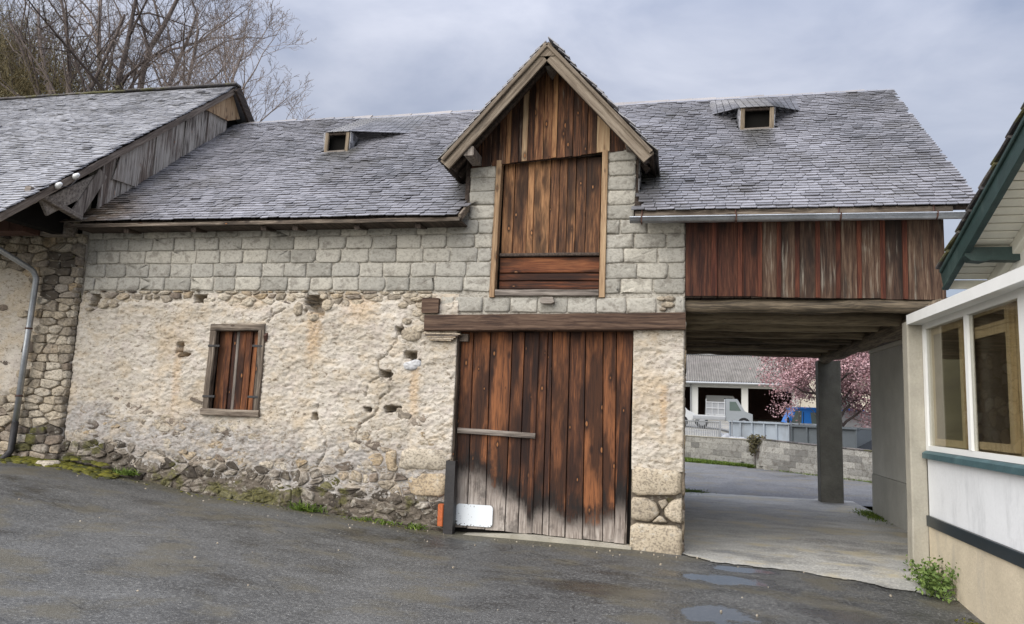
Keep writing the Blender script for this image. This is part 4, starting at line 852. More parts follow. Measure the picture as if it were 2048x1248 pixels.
# shuttered window
win = group_part('shutter_window', barn)
fr = {'l': ((-6.845, 1.45), (-6.83, 2.77)), 'r': ((-5.975, 1.47), (-5.985, 2.78))}
mesh('frame_post', *beam((-6.805, -.01, 1.46), (-6.785, -.01, 2.77), .105, .10, (0, 1, 0), .012, .006), 'frame', win)
mesh('frame_post', *beam((-5.99, -.01, 1.46), (-5.995, -.01, 2.77), .105, .10, (0, 1, 0), .012, .006), 'frame', win)
mesh('frame_head', *beam((-6.83, -.012, 2.735), (-5.945, -.012, 2.745), .105, .105, ch=.012, jit=.005), 'frame_x', win)
mesh('frame_sill', *beam((-6.86, -.02, 1.495), (-5.93, -.02, 1.50), .13, .10, ch=.014, jit=.005), 'frame_x', win)
sx = [-6.75, -6.62, -6.53, -6.455, -6.405, -6.30, -6.19, -6.115, -6.04]
for i, (a, c) in enumerate(zip(sx[:-1], sx[1:])):
    mesh('shutter_board', *beam(((a + c) / 2, .05 + (.02 if i in (0, 2, 6) else 0), 1.545), ((a + c) / 2 + .008, .05 + (.02 if i in (0, 2, 6) else 0), 2.69), c - a - .005, .03, (0, 1, 0), .004), 'silver' if i in (3, ) else 'shutter', win, False, (.95, .55, .1, .5, .55, .6, .75, .2)[i])
for x0, x1, z in ((-6.84, -6.66, 2.46), (-6.12, -5.96, 2.47), (-6.86, -6.67, 1.72), (-6.13, -5.97, 1.735)): mesh('hinge', *beam((x0, -.045 if False else -.055, z), (x1, -.045, z), .03, .035, ch=.006), 'iron', win)
mesh('frame_backing', *box((-6.8, .09, 1.5), (-5.98, .12, 2.74)), 'painted_dark', win)
mesh('iron_peg', *beam((-5.925, -.06, 2.58), (-5.925, .05, 2.66), .04, .10), 'rust', win)
mesh('timber_peg', *beam((-7.06, -.05, 1.68), (-6.88, -.02, 1.62), .04, .045), 'frame_x', win)
mesh('mortar_dab', *rock(rounded([(-3.78, 2.18), (-3.62, 2.17), (-3.50, 2.27), (-3.60, 2.35), (-3.72, 2.30), (-3.82, 2.28)]), FRONT(.0), .05, .05, .012), plain('silvery mortar patch', (.45, .45, .45), .5, .5, 0, .3, 14, .5), barn, True)

# ------------------------------------------------------------------ the neighbouring building at the left
lb = thing('stone_outbuilding', 'stone outbuilding with pale slate roof and grey boarded gable joined to the barn', 'outbuilding', (-11, 0, .66))
def zv(y): return 4.04 + .81 * (y + 1.83)
def rec2(X, Z):
    m = sstep(-10.02 + .35 * (fbm(X * 0 + 3, Z * 1.3, 51) - .5) - X, -.05, .12) * sstep(Z, 1.55, 1.75) * (1 - sstep(Z, 3.45, 3.7))
    return .06 * (1 - m)
render_sheet('rendered_wall', -12.4, -9.20, .3, 4.16, .03, (), None, -.05, rec2, parent=lb, edge=.12)
mesh('masonry_core', *box((-17, .0, .2), (-9.22, 6.5, 4.12)), 'mortar_dark', lb)
ls = []
pts = scatter((-11.2, .45), (-9.22, 4.2), .27, .115, .45, jv=.35)
for p, c in zip(pts, voronoi(pts, (-11.3, .3), (-9.205, 4.18), 2.1)):
    if c is None: continue
    if p[0] < -10.02 + .3 * (float(fbm(3, p[1] * 1.3, 51)) - .5) and 1.6 < p[1] < 3.6 and rnd.random() < .93: continue
    m = rnd.choice(('stone', 'stone_pale', 'stone_pale', 'stone_pale')) if p[1] > 1.15 else rnd.choice(('stone', 'stone_damp'))
    if abs(p[0] + 9.62) < .2 and 3.2 < p[1] < 3.85: m = 'stone_damp'
    V, F = rock(rounded(shrink(c, rnd.uniform(.003, .014)), .13, 1), FRONT(-.082 + rnd.uniform(-.02, .02)), .10, rnd.uniform(.004, .024), .016); ls.append(dict(V=V, F=F, mat=m, tone=rnd.random()))
emit(lb, 'stone', ls, 'stone', 300)
lr = group_part('roof', lb); LR = np.array((0, 1, .81)) / math.hypot(1, .81); LN = np.array((0, -.81, 1)) / math.hypot(1, .81); yr, yl = 3.05, -1.83
Lv2 = math.hypot(yr - yl, .81 * (yr - yl))
lay_slates(lr, (-17.2, yl - .05, zv(yl - .05) + .0), (1, 0, 0), LR, LN, 8.30, Lv2 + .03, 'slate_l', lambda p: True, .090, .175, 300, 12, lambda v: rnd.uniform(0, .15), lambda v: 8.28 + rnd.uniform(-.02, .015), .035)
V = [(-17.2, yl, zv(yl) - .015), (-8.93, yl, zv(yl) - .015), (-8.93, yr, zv(yr) - .015), (-17.2, yr, zv(yr) - .015)]; mesh('roof_deck', V + [(a, b_ + .03, c - .05) for a, b_, c in V], [[0, 1, 2, 3], [7, 6, 5, 4], [0, 4, 5, 1], [1, 5, 6, 2], [2, 6, 7, 3], [3, 7, 4, 0]], 'dark_wood', lr)
V = [(-17.2, yr, zv(yr)), (-8.88, yr, zv(yr)), (-8.85, 6.6, 5.0), (-17.2, 6.6, 5.0)]; mesh('rear_slope', V + [(a, b_ - .03, c - .09) for a, b_, c in V], [[3, 2, 1, 0], [4, 5, 6, 7], [1, 5, 4, 0], [2, 6, 5, 1], [3, 7, 6, 2], [0, 4, 7, 3]], 'slate', lr)
for k in range(22): mesh('ridge_tile', *beam((-17.0 + k * .37, yr, zv(yr) + .035 + rnd.uniform(-.008, .008)), (-16.61 + k * .37, yr, zv(yr) + .035 + rnd.uniform(-.008, .008)), .20, .035, ch=.01), 'tile', lr)
mesh('verge_board', *beam((-8.92, yl, zv(yl) - .075), (-8.92, yr + .02, zv(yr) - .075), .04, .10, ch=.006, jit=.004), 'verge_wood', lr)
mesh('rear_verge_board', *beam((-8.86, yr, zv(yr) - .05), (-8.84, 4.4, zv(yr) - 1.24), .05, .20), 'dark_wood', lr)
mesh('gable_core', *prism([(.0, 4.3), (.0, 5.2), (yr, zv(yr) - .15), (4.4, 6.6), (4.4, 4.3)], 'x', -9.2, -9.12), 'painted_dark', lb)
ye = [-.04, .38, .72, 1.08, 1.46, 1.80, 2.12, 2.42, 2.70, 3.05]
for i, (a, c) in enumerate(zip(ye[:-1], ye[1:])):
    x = -9.06 + (.018 if i % 2 else 0); s_ = rnd.uniform(-.01, .03)
    mesh('gable_board', *prism([(a + .005, zmain(a) - .02), (c - .004, zmain(c) - .02), (c - .004 + s_ * .4, zv(c) - .10), (a + .005 + s_ * .4, zv(a) - .10)], 'x', x, x + .025), 'left_board', lb)
mesh('gable_board', *prism([(2.2, zv(2.2) - .12), (3.0, 7.25), (3.4, 7.45), (3.05, zv(3.05) - .1)], 'x', -9.0, -8.98), 'pale', lb, False, .9)
mesh('gable_board', *prism([(.16, zmain(.4) + .25), (.72, zmain(.72) + .02), (.80, zv(.8) - .11), (.30, zv(.3) - .11)], 'x', -9.015, -8.995), 'left_board', lb, False, .9)
mesh('loft_dark_panel', *prism([(-1.6, 4.13), (.1, 4.13), (.1, 5.45), (-1.6, 4.16)], 'x', -9.6, -9.4), 'painted_dark', lb)  # black prism stands for the darkness of the loft behind the braces
mesh('brace', *beam((-9.10, -.98, 4.34), (-9.06, .02, 5.10), .05, .24, (0, -.6, .8), .01), 'silver_x', lb)
mesh('brace', *beam((-9.06, -.43, 4.38), (-9.04, -.02, 5.18), .05, .20, (0, 1, 0), .01), 'silver', lb)
mesh('wall_plate', *beam((-9.05, -1.32, 4.53), (-9.05, -.35, 4.36), .10, .085, ch=.01), 'silver_x', lb)
mesh('rafter_foot', *beam((-9.2, -1.5, 4.13), (-9.2, -.9, 4.60), .12, .12, ch=.01), 'left_board', lb)
mesh('plate_block', *box((-9.85, -.28, 4.12), (-9.35, -.05, 4.33)), 'silver_x', lb)
for y, z, w in ((-.28, 4.24, .22), (-.12, 4.38, .2)): mesh('stone', *rock(rounded([(-9.78 + (y + .28) * 1.3, z - .1), (-9.52 + (y + .28) * 1.3, z - .1), (-9.52 + (y + .28) * 1.3, z + .1), (-9.78 + (y + .28) * 1.3, z + .1)], .2), FRONT(y), .2, .03), 'stone_pale', lb, True)
mesh('rusted_box', *beam((-11.2, -.46, 4.225), (-9.80, -.46, 4.215), .32, .23, ch=.006), 'rust', lb)
mesh('rusted_flange', *beam((-10.06, -.46, 4.226), (-10.045, -.46, 4.226), .335, .245, ch=.004), 'rust', lb)
dp = group_part('downpipe', lb)
mesh('upper_pipe', *tube([(-9.99, -1.5, 4.02), (-9.95, -.85, 3.78), (-9.885, -.30, 3.575), (-9.875, -.245, 3.53), (-9.875, -.195, 3.44), (-9.905, -.195, 2.45), (-9.94, -.195, 1.22)], .043, 12), 'zinc', dp, True)
mesh('lower_pipe', *tube([(-9.94, -.195, 1.23), (-9.955, -.195, .80), (-9.96, -.25, .72), (-9.97, -.33, .66)], .05, 12), 'iron', dp, True)
for z, x in ((2.66, -9.90), (1.62, -9.93)): mesh('pipe_bracket', *tube([(x, -.195, z - .012), (x, -.195, z + .012)], .055, 12), 'rust', dp, True)
for y, z in ((-.71, 4.87), (-1.0, 4.64)): mesh('insulator', *tube([(-8.90, y, z), (-8.86, y - .01, z + .02), (-8.80, y - .02, z + .05)], [.03, .045, .025], 8), 'white', lb, True)
mesh('cable', *tube([(-8.82, -.71, 4.86), (-8.85, -.8, 4.72), (-8.88, -.95, 4.66), (-8.84, -1.0, 4.66)], .008, 5), 'iron', lb)

# ------------------------------------------------------------------ the house at the right
hs = thing('house', 'white house with glazed porch, blue green trims and tiled roof beside the passage', 'house', (4, -3, -.1)); XF = 2.79
g0 = lambda y: -.45
mesh('plinth', *box((XF - .012, -9, -.6), (3.6, -.03, .54)), 'plinth', hs)
mesh('painted_band', *beam((XF - .022, -9, .595), (XF - .022, -.035, .595), .03, .12, ch=.004), 'band', hs)
mesh('white_wall', *box((XF, -9, .655), (3.6, -.03, 1.31)), 'white_render', hs)
mesh('porch_sill', *prism([(XF - .065, 1.31), (XF + .06, 1.30), (XF + .06, 1.40), (XF - .03, 1.395), (XF - .065, 1.37)], 'y', -9, -.05), 'sill_green', hs)
wf = group_part('porch_glazing', hs)
for nm, q in (('bottom_rail', ((XF - .01, -2.60, 1.40), (XF + .05, -.03, 1.46))), ('top_rail', ((XF - .01, -2.60, 2.83), (XF + .05, -.03, 2.90))), ('corner_post', ((XF - .012, -.10, 1.40), (XF + .20, -.025, 2.90))), ('mullion', ((XF - .015, -1.42, 1.462), (XF + .048, -1.345, 2.828))), ('end_post', ((XF - .02, -2.85, 1.40), (XF + .2, -2.60, 2.9)))): mesh(nm, *box(*q), 'white', wf)
for a, c in ((-1.345, -.10), (-2.60, -1.42)): mesh('pane', *box((XF + .012, a, 1.46), (XF + .017, c, 2.83)), 'glass', wf)
iw = group_part('inner_casements', hs); XI = XF + .065
for a, c, z0, z1 in ((-1.05, -.03, 1.47, 2.83), (-2.20, -1.25, 1.48, 2.66)):
    for q in (((XI, a, z0), (XI + .05, c, z0 + .075)), ((XI, a, z1 - .075), (XI + .05, c, z1)), ((XI, a, z0 + .076), (XI + .05, a + .085, z1 - .076)), ((XI, c - .085, z0 + .076), (XI + .05, c, z1 - .076))): mesh('casement_rail', *box(*q), 'inner_wood', iw, False, .5)
    mesh('dark_pane', *box((XI + .02, a + .08, z0 + .07), (XI + .03, c - .08, z1 - .07)), 'dark_pane', iw)
    mesh('handle', *beam((XI - .012, c - .04 if a < -2 else a + .05, 1.86), (XI - .012, c - .04 if a < -2 else a + .05, 1.96), .015, .02), 'iron', iw)
for q in (((XI, -2.20, 2.665), (XI + .05, -1.25, 2.70)), ((XI, -2.20, 2.80), (XI + .05, -1.25, 2.84)), ((XI, -2.20, 2.701), (XI + .05, -2.11, 2.799)), ((XI, -1.335, 2.701), (XI + .05, -1.25, 2.799))): mesh('transom_rail', *box(*q), 'inner_wood', iw, False, .5)
mesh('dark_pane', *box((XI + .02, -2.12, 2.69), (XI + .03, -1.33, 2.81)), 'dark_pane', iw)
mesh('lining', *box((XI + .055, -2.7, 1.4), (XI + .075, -.03, 2.9)), 'inner_wood', iw, False, .45)
mesh('porch_wall', *box((XI + .08, -9, 1.3), (3.6, -.03, 2.9)), 'cream', hs)
mesh('white_wall', *box((XF - .002, -9, 1.40), (XI + .08, -2.86, 2.9)), 'white_render', hs)
mesh('porch_fascia', *box((2.60, -9, 2.885), (2.625, -.08, 3.0)), 'white', hs)
mesh('porch_soffit', *box((2.625, -9, 2.90), (3.0, -.085, 2.925)), 'white', hs)
mesh('porch_end_board', *box((2.60, -.08, 2.885), (3.1, -.055, 3.0)), 'white', hs)
mesh('porch_roof', *prism([(2.61, 2.985), (3.10, 3.06), (3.10, 3.10), (2.61, 3.005)], 'y', -9, -.06), 'zinc', hs)
rpost = mesh('porch_post', *beam((2.695, .085, -.15), (2.705, .085, 2.93), .185, .21, (0, 1, 0), .015, .004), 'concrete_pale', hs)
XW, XV = 3.05, 2.60
zr = lambda y: 3.39 + .424 * (-1.37 - y); YR = -5.6
mesh('gable_wall', *prism([(-9.0, 2.95), (-1.42, 2.95), (-1.42, zr(-1.42) - .16), (YR, zr(YR) - .16), (-9.0, zr(YR) - .16 - .424 * 3.4)], 'x', XW, XW + .35), 'cream', hs)
hr = group_part('roof', hs)
for s in (-1, 1):
    ya, yb = (-1.30, YR) if s > 0 else (2 * YR + 1.30, YR); za, zb_ = zr(-1.30), zr(YR)
    V = [(XV + .03, ya, za - .08), (13, ya, za - .08), (13, yb, zb_ - .08), (XV + .03, yb, zb_ - .08)]; V += [(a, b_, c - .05) for a, b_, c in V]; F = [[3, 2, 1, 0], [4, 5, 6, 7], [0, 1, 5, 4], [1, 2, 6, 5], [2, 3, 7, 6], [3, 0, 4, 7]]
    mesh('roof_deck', V, F if s < 0 else F, 'tile', hr)
for s in (-1, 1):
    f = (lambda y: y) if s > 0 else (lambda y: 2 * YR - y)
    mesh('bargeboard', *beam((XV, f(-1.36), zr(-1.36) - .185), (XV, YR, zr(YR) - .185), .03, .21, ch=.004), 'green', hr)
    mesh('barge_moulding', *beam((XV - .02, f(-1.36), zr(-1.36) - .095), (XV - .02, YR, zr(YR) - .095), .035, .045, ch=.008), 'green', hr)
    mesh('barge_lower_moulding', *beam((XV + .0, f(-1.40), zr(-1.40) - .30), (XV + .0, YR, zr(YR) - .30), .06, .035, ch=.006), 'green', hr)
for k in range(38):
    y = -1.40 - k * .11; z = zr(y) - .20
    mesh('soffit_board', *beam((XV + .02, y - .055, z + .023), (XW + .02, y - .055, z + .023), .106, .018, (0, .39, 1), .003), 'soffit', hr)
tl = []
for k in range(15):
    for j in range(5):
        y = -1.28 - k * .30; x = XV - .05 + j * .22; b0 = zr(y) - .045
        V, F = beam((x + .11, y + .02, b0 + .035 + rnd.uniform(-.006, .006)), (x + .11, y - .34, b0 + .36 * .424 - .002), .218, .03, ch=.010, jit=.004); tl.append(dict(V=V, F=F, tone=rnd.random()))
emit(hr, 'roof_tile', tl, 'tile', 300, False)
mesh('eave_fascia', *box((XV + .02, -1.40, zr(-1.4) - .30), (XW + .3, -1.375, zr(-1.4) - .21)), 'soffit', hr)
mesh('purlin', *prism([(XV - .02, 3.32), (XV + .03, 3.275), (XV + .14, 3.265), (XV + .2, 3.28), (XW + .02, 3.275), (XW + .02, 3.405), (XV - .02, 3.405)], 'y', -2.02, -1.89), 'green', hr)
mesh('wall_purlin', *beam((XW - .03, -1.40, zr(-1.40) - .27), (XW - .03, YR, zr(YR) - .27), .07, .11, ch=.006), 'soffit', hr)
for k in range(6): mesh('porch_tile', *beam((2.72 + .06 * (k % 3), -.14 - .08 * k, 3.03 + .006 * k), (2.98 + .04 * (k % 2), -.16 - .08 * k, 3.075), .09, .03, ch=.01, jit=.006), 'tile', hs)

an = thing('rendered_annex', 'long grey cement rendered wall lining the right side of the covered passage', 'wall', (3.7, 3, 0))
mesh('upper_wall', *box((3.50, .12, .75), (5.2, 5.49, 2.98)), 'grey_render', an); mesh('lower_wall', *box((3.488, .11, -.1), (5.2, 5.50, .745)), 'grey_render_low', an)
mesh('wall_plate', *box((3.485, .1, 2.985), (5.2, 5.51, 3.06)), 'soffit', an); mesh('roof_slab', *box((3.45, .05, 3.065), (5.3, 5.6, 3.12)), 'tile', an)

# ------------------------------------------------------------------ beyond the passage
def yard_wall(label, a, b, zt0, zt1, zb, mat, cop, L=.5, H=.2):
    a = np.array(a); b = np.array(b); d = (b - a); ln = np.linalg.norm(d); d /= ln; nrm = np.array((-d[1], d[0])); nrm = -nrm if nrm[1] > 0 else nrm
    w = thing('block_wall', label, 'wall', (a[0], a[1], zb)); pl_ = lambda u, v, n: (a[0] + d[0] * u + nrm[0] * n, a[1] + d[1] * u + nrm[1] * n, v)
    pc = []; nr = int(round((zt0 - zb) / H)); hh = [(zt0 - zb) / nr, (zt1 - zb) / nr]
    for r in range(nr):
        u = -.25 if r % 2 else 0
        while u < ln:
            u0, u1 = max(u, 0), min(u + L, ln); t = u0 / ln; h = hh[0] * (1 - t) + hh[1] * t; t1 = u1 / ln; h1 = hh[0] * (1 - t1) + hh[1] * t1
            if u1 - u0 > .05:
                q = [(u0 + .003, zb + h * r + .003), (u1 - .003, zb + h1 * r + .003), (u1 - .003, zb + h1 * (r + 1) - .003), (u0 + .003, zb + h * (r + 1) - .003)]
                V, F = rock(q, pl_, .16, .004, .001, .01); pc.append(dict(V=V, F=F, tone=min(1, max(0, rnd.gauss(.5, .25)))))
            u += L
    emit(w, 'concrete_block', pc, mat, 300, False)
    V = [pl_(u, v, n) for u in (0.002, ln - .002) for n in (-.008, -.14) for v in (zb - .3, (zt0 if u < 1 else zt1) - .004)]
    mesh('mortar', V, [[0, 1, 5, 4], [2, 6, 7, 3], [1, 3, 7, 5], [0, 4, 6, 2], [0, 2, 3, 1], [4, 5, 7, 6]], 'mortar', w)
    nc = int(ln / .45)
    for k in range(nc):
        p0, p1 = pl_(ln * k / nc, zt0 + (zt1 - zt0) * k / nc + .02, -.08), pl_(ln * (k + .97) / nc, zt0 + (zt1 - zt0) * (k + 1) / nc + .02, -.08); mesh('coping', *beam(p0, p1, .21, .04, ch=.008), cop, w)
    return w, pl_
yard_wall('grey concrete block wall beside the road, seen behind the passage pillar', (2.62, 17.25), (9.2, 8.75), .95, .70, -.08, 'wall_block', 'tile')
yard_wall('lower old block wall with grass strip at its foot, left of the newer wall', (-3.2, 24.8), (2.58, 17.42), .83, .90, .03, 'wall_block', 'concrete_pale')
# creeper on the wall joint
def leaves(n, center, rad, size, seed, squash=(1, 1, 1), power=.5, droop=0.0):
    r = np.random.default_rng(seed); d = r.normal(size=(n, 3)); d /= np.linalg.norm(d, axis=1)[:, None]; P = np.array(center) + d * (r.random(n) ** power)[:, None] * np.array(rad)
    return leaf_quads(P, size, r)
def leaf_quads(P, size, r):
    n = len(P); a = r.normal(size=(n, 3)); a /= np.linalg.norm(a, axis=1)[:, None]; b = np.cross(a, r.normal(size=(n, 3))); b /= np.linalg.norm(b, axis=1)[:, None]; s = (size * r.uniform(.6, 1.4, n))[:, None]
    V = np.stack([P - a * s, P - b * s * .55, P + a * s, P + b * s * .55], 1).reshape(-1, 3); F = np.arange(4 * n).reshape(-1, 4); return V, F, np.repeat(r.random(n), 4)
cp = thing('creeper', 'dull creeper hanging over the joint of the two block walls', 'plant', (2.6, 17.2, .0))
V, F, T = leaves(420, (2.62, 17.2, .92), (.36, .25, .20), .05, 5); mesh('foliage', V, F, 'ivy', cp, False, T)
V, F, T = leaves(160, (2.5, 17.15, .62), (.16, .15, .25), .045, 6); mesh('foliage', V, F, 'ivy', cp, False, T)
for k in range(7): mesh('stem', *tube([(2.62 + rnd.uniform(-.1, .1), 17.15, .3), (2.6 + rnd.uniform(-.2, .2), 17.12, .7), (2.6 + rnd.uniform(-.4, .35), 17.1, 1.02 + rnd.uniform(0, .14))], .008, 4), 'bark', cp)
rf = thing('railing', 'grey metal railing with closely set upright bars behind the lower block wall', 'railing', (.9, 20.4, .7))
A, B = np.array((-.9, 22.1)), np.array((1.56, 19.55))
for z in (.80, 1.46): mesh('rail', *beam((*A, z), (*B, z), .05, .05), 'rail_metal', rf)
nb = 38
for k in range(nb + 1): p = A + (B - A) * k / nb; mesh('bar' if 0 < k < nb else 'post', *beam((*p, .70), (*p, 1.46 + (.05 if k in (0, nb) else 0)), .028 if 0 < k < nb else .07, .028 if 0 < k < nb else .07, (0, 1, 0), .003), 'rail_metal', rf)
mesh('sign_post', *tube([(1.98, 19.4, .7), (1.98, 19.4, 1.55)], .02, 8), 'rail_metal', rf)
def skip(label, a, b, mat, ribs, z0, z1, dep=1.7):
    a = np.array(a); b = np.array(b); d = (b - a); ln = np.linalg.norm(d); d /= ln; nr_ = np.array((-d[1], d[0])); nr_ = -nr_ if nr_[1] > 0 else nr_
    s = thing('skip', label, 'skip', (*((a + b) / 2), z0)); P = lambda u, n, z: (a[0] + d[0] * u + nr_[0] * n, a[1] + d[1] * u + nr_[1] * n, z)
    def slab(u0, u1, n0, n1, za, zb_): return [P(u, n, z) for z in (za, zb_) for u, n in ((u0, n0), (u1, n0), (u1, n1), (u0, n1))], [[0, 3, 2, 1], [4, 5, 6, 7], [0, 1, 5, 4], [1, 2, 6, 5], [2, 3, 7, 6], [3, 0, 4, 7]]
    for q, nm in (((0, ln, -.05, 0), 'side_panel'), ((0, ln, -dep, -dep + .05), 'side_panel'), ((0, .05, -dep + .05, -.05), 'end_panel'), ((ln - .05, ln, -dep + .05, -.05), 'end_panel')): mesh(nm, *slab(*q, z0, z1 - .06), mat, s)
    for k in range(ribs + 1): u = ln * k / ribs; mesh('rib', *slab(max(0, u - .035), min(ln, u + .035), .002, .07, z0, z1 - .061), mat, s)
    mesh('rim', *slab(-.03, ln + .03, -.07, .09, z1 - .06, z1), mat, s); mesh('rim', *slab(-.03, ln + .03, -dep - .02, -dep + .1, z1 - .06, z1), mat, s); mesh('base_rail', *slab(0, ln, .003, .08, z0, z0 + .12), mat, s)
skip('light grey ribbed steel skip behind the block walls', (2.08, 21.7), (4.05, 19.45), 'steel_grey', 5, .2, 1.53)
skip('dark grey ribbed steel skip at the end of the light grey one', (4.12, 19.38), (5.9, 17.35), 'steel_dark', 4, .15, 1.47)
for i, (x, y, sx, sz) in enumerate(((2.15, 19.15, .40, .25), (2.72, 18.42, .38, .24), (1.72, 19.75, .22, .30))):
    b = MB(); ang = np.linspace(0, 2 * math.pi, 15)[:-1]; V = []; F = []
    for r_, z in ((.9, 0), (1.06, .3), (1.0, .65), (.8, .86), (.5, .95), (.15, .9)):
        for a in ang: k = 1 + .12 * math.sin(3 * a + i) + .08 * math.sin(7 * a + z * 9); V.append((x + sx * r_ * k * math.cos(a), y + .3 * r_ * k * math.sin(a), .45 + (sz * 2.0) * z * (1 + .10 * math.sin(5 * a + i))))
    for k in range(5):
        for j in range(14): F.append([k * 14 + j, k * 14 + (j + 1) % 14, k * 14 + 14 + (j + 1) % 14, k * 14 + 14 + j])
    F.append([70 + j for j in range(14)]); F.append([13 - j for j in range(14)])
    tag(mesh('builders_bag', V, F, 'bag', None, True), ('crumpled white builders bag beside the grey railing', 'crumpled white builders bag nearest the creeper', 'small upright white sack in front of the railing end')[i], 'bag', 'white bags behind the low wall')

def wheel(parent, x, y, z, r, w=.22):
    t = mesh('wheel', *tube([(x, y - w / 2, z), (x, y - w / 2 + .03, z), (x, y + w / 2 - .03, z), (x, y + w / 2, z)], [r * .93, r, r, r * .93], 20), 'rubber', parent); mesh('rim', *tube([(x, y - w / 2 - .012, z), (x, y - w / 2 + .02, z)], [r * .55, r * .6], 14), 'rail_metal', t); return t
MAT['paint_white_shaded'] = plain('shaded white vehicle paint', (.27, .29, .30), .35, .5, 0, .06, 2, 0)  # white cab paint greyed, putting the shed's shadow into its colour
def vehicle(name, label, x0, y0, zg_, prof, width, mat, windows, wheels, extra=None):
    t = thing(name, label, {'pickup_truck': 'pickup truck', 'parked_van': 'van', 'blue_truck': 'truck', 'parked_car': 'car', 'box_truck': 'truck'}[name], (x0, y0, zg_))
    mesh('body', *prism([(x0 + a, zg_ + b) for a, b in prof], 'y', y0, y0 + width), mat, t)
    for q in windows: mesh('window', *prism([(x0 + a, zg_ + b) for a, b in q], 'y', y0 - .012, y0 + .02), 'car_glass', t)
    for wx, r in wheels: wheel(t, x0 + wx, y0 + .08, zg_ + r, r); wheel(t, x0 + wx, y0 + width - .1, zg_ + r, r)
    return t
# flatbed pickup with a caged bed, nose to the right
t = vehicle('pickup_truck', 'white pickup truck with a caged load bed in front of the shed', .85, 32.5, .98, [(1.75, .45), (3.15, .45), (3.15, .85), (2.75, 1.0), (2.35, 1.65), (1.75, 1.65)], 1.7, 'paint_white_shaded', [[(1.95, 1.02), (2.55, 1.02), (2.28, 1.5), (1.95, 1.5)]], [(.5, .33), (2.7, .33)])
mesh('load_bed', *box((.85, 32.45, 1.45), (2.58, 34.2, 1.72)), 'paint_white', t)
for z in (1.76, 2.1, 2.42): mesh('cage_rail', *beam((1.55, 32.47, z), (2.56, 32.47, z), .04, .04), 'paint_white', t)
for x in (1.56, 1.88, 2.2, 2.54): mesh('cage_bar', *beam((x, 32.47, 1.73), (x, 32.47, 2.44 if 1.6 < x < 2.5 else 2.6), .035, .035, (0, 1, 0)), 'paint_white', t)
mesh('cage_panel', *box((1.58, 32.5, 1.74), (2.52, 32.51, 2.40)), 'rail_metal', t); mesh('tailgate', *beam((.86, 32.43, 1.58), (2.57, 32.43, 1.56), .02, .16), 'rail_metal', t)
vehicle('parked_van', 'white van half hidden at the left edge of the yard', -2.6, 33.5, 1.0, [(0, .3), (3.55, .3), (3.55, .8), (3.2, .95), (2.75, 1.45), (2.5, 1.52), (0, 1.52)], 1.7, 'paint_white', [[(2.2, .95), (3.0, .95), (2.7, 1.38), (2.2, 1.38)]], [(.6, .32), (2.9, .32)])
vehicle('parked_van', 'pale van standing inside the dark open shed', 2.3, 53, 1.36, [(0, .3), (2.9, .3), (2.9, 1.0), (2.6, 1.2), (2.2, 1.95), (.1, 1.95)], 1.7, 'paint_white', [[(1.5, 1.2), (2.45, 1.2), (2.12, 1.75), (1.5, 1.75)]], [(.5, .33), (2.3, .33)])
bt = vehicle('blue_truck', 'bright blue truck cab behind the grey skips', 4.45, 23.6, .05, [(.05, .45), (3.2, .45), (3.2, 2.05), (3.0, 2.14), (.5, 2.14), (.33, 2.05), (.02, 1.35), (.0, .8)], 1.9, 'paint_blue', [[(.16, 1.3), (.62, 1.3), (.66, 1.98), (.42, 1.98)], [(1.05, 1.38), (1.75, 1.38), (1.75, 1.93), (1.0, 1.93)], [(1.9, 1.38), (2.9, 1.38), (2.9, 1.93), (1.9, 1.93)]], [(.7, .42), (2.6, .42)])
mesh('roof_lip', *box((4.75, 23.56, 2.10), (7.5, 25.5, 2.17)), 'paint_blue', bt); mesh('door_seam', *box((5.16, 23.588, .7), (5.18, 23.6, 2.0)), 'paint_black', bt); mesh('bumper', *box((4.40, 23.55, .40), (4.62, 25.5, .78)), 'paint_black', bt); mesh('mirror', *box((4.5, 23.45, 1.35), (4.58, 23.54, 1.75)), 'paint_black', bt); mesh('headlight', *box((4.44, 23.55, .82), (4.50, 23.9, 1.0)), 'paint_white', bt)
bx = vehicle('box_truck', 'white box bodied truck under the pink tree, right of the pillar', 6.4, 23.2, .1, [(0, .4), (2.2, .4), (2.2, 2.0), (0, 2.0)], 2, 'paint_white', [], [(.5, .4), (1.8, .4)])
mesh('cab', *prism([(8.63, .5), (10.1, .5), (10.1, 1.1), (9.7, 1.9), (8.63, 1.9)], 'y', 23.25, 25.1), 'paint_white', bx); mesh('frame_rail', *box((6.42, 23.18, .38), (10.0, 23.3, .5)), 'paint_black', bx); mesh('corner_trim', *box((8.56, 23.17, .5), (8.62, 23.2, 2.1)), 'paint_black', bx)
pc = vehicle('parked_car', 'low black and silver car behind the right part of the block wall', 5.3, 15.7, -.2, [(0, .3), (3.6, .3), (3.6, .72), (3.0, .86), (2.4, 1.26), (1.0, 1.28), (.35, .9), (0, .84)], 1.6, 'paint_black', [[(.6, .92), (1.55, .92), (1.55, 1.2), (1.02, 1.2)], [(1.62, .92), (2.7, .92), (2.33, 1.2), (1.62, 1.2)]], [(.65, .3), (2.9, .3)])
mesh('trim', *box((5.25, 15.66, .62), (8.9, 15.69, .72)), 'rail_metal', pc); mesh('roof_rail', *beam((6.3, 15.75, 1.12), (7.7, 15.75, 1.11), .03, .03), 'rail_metal', pc)

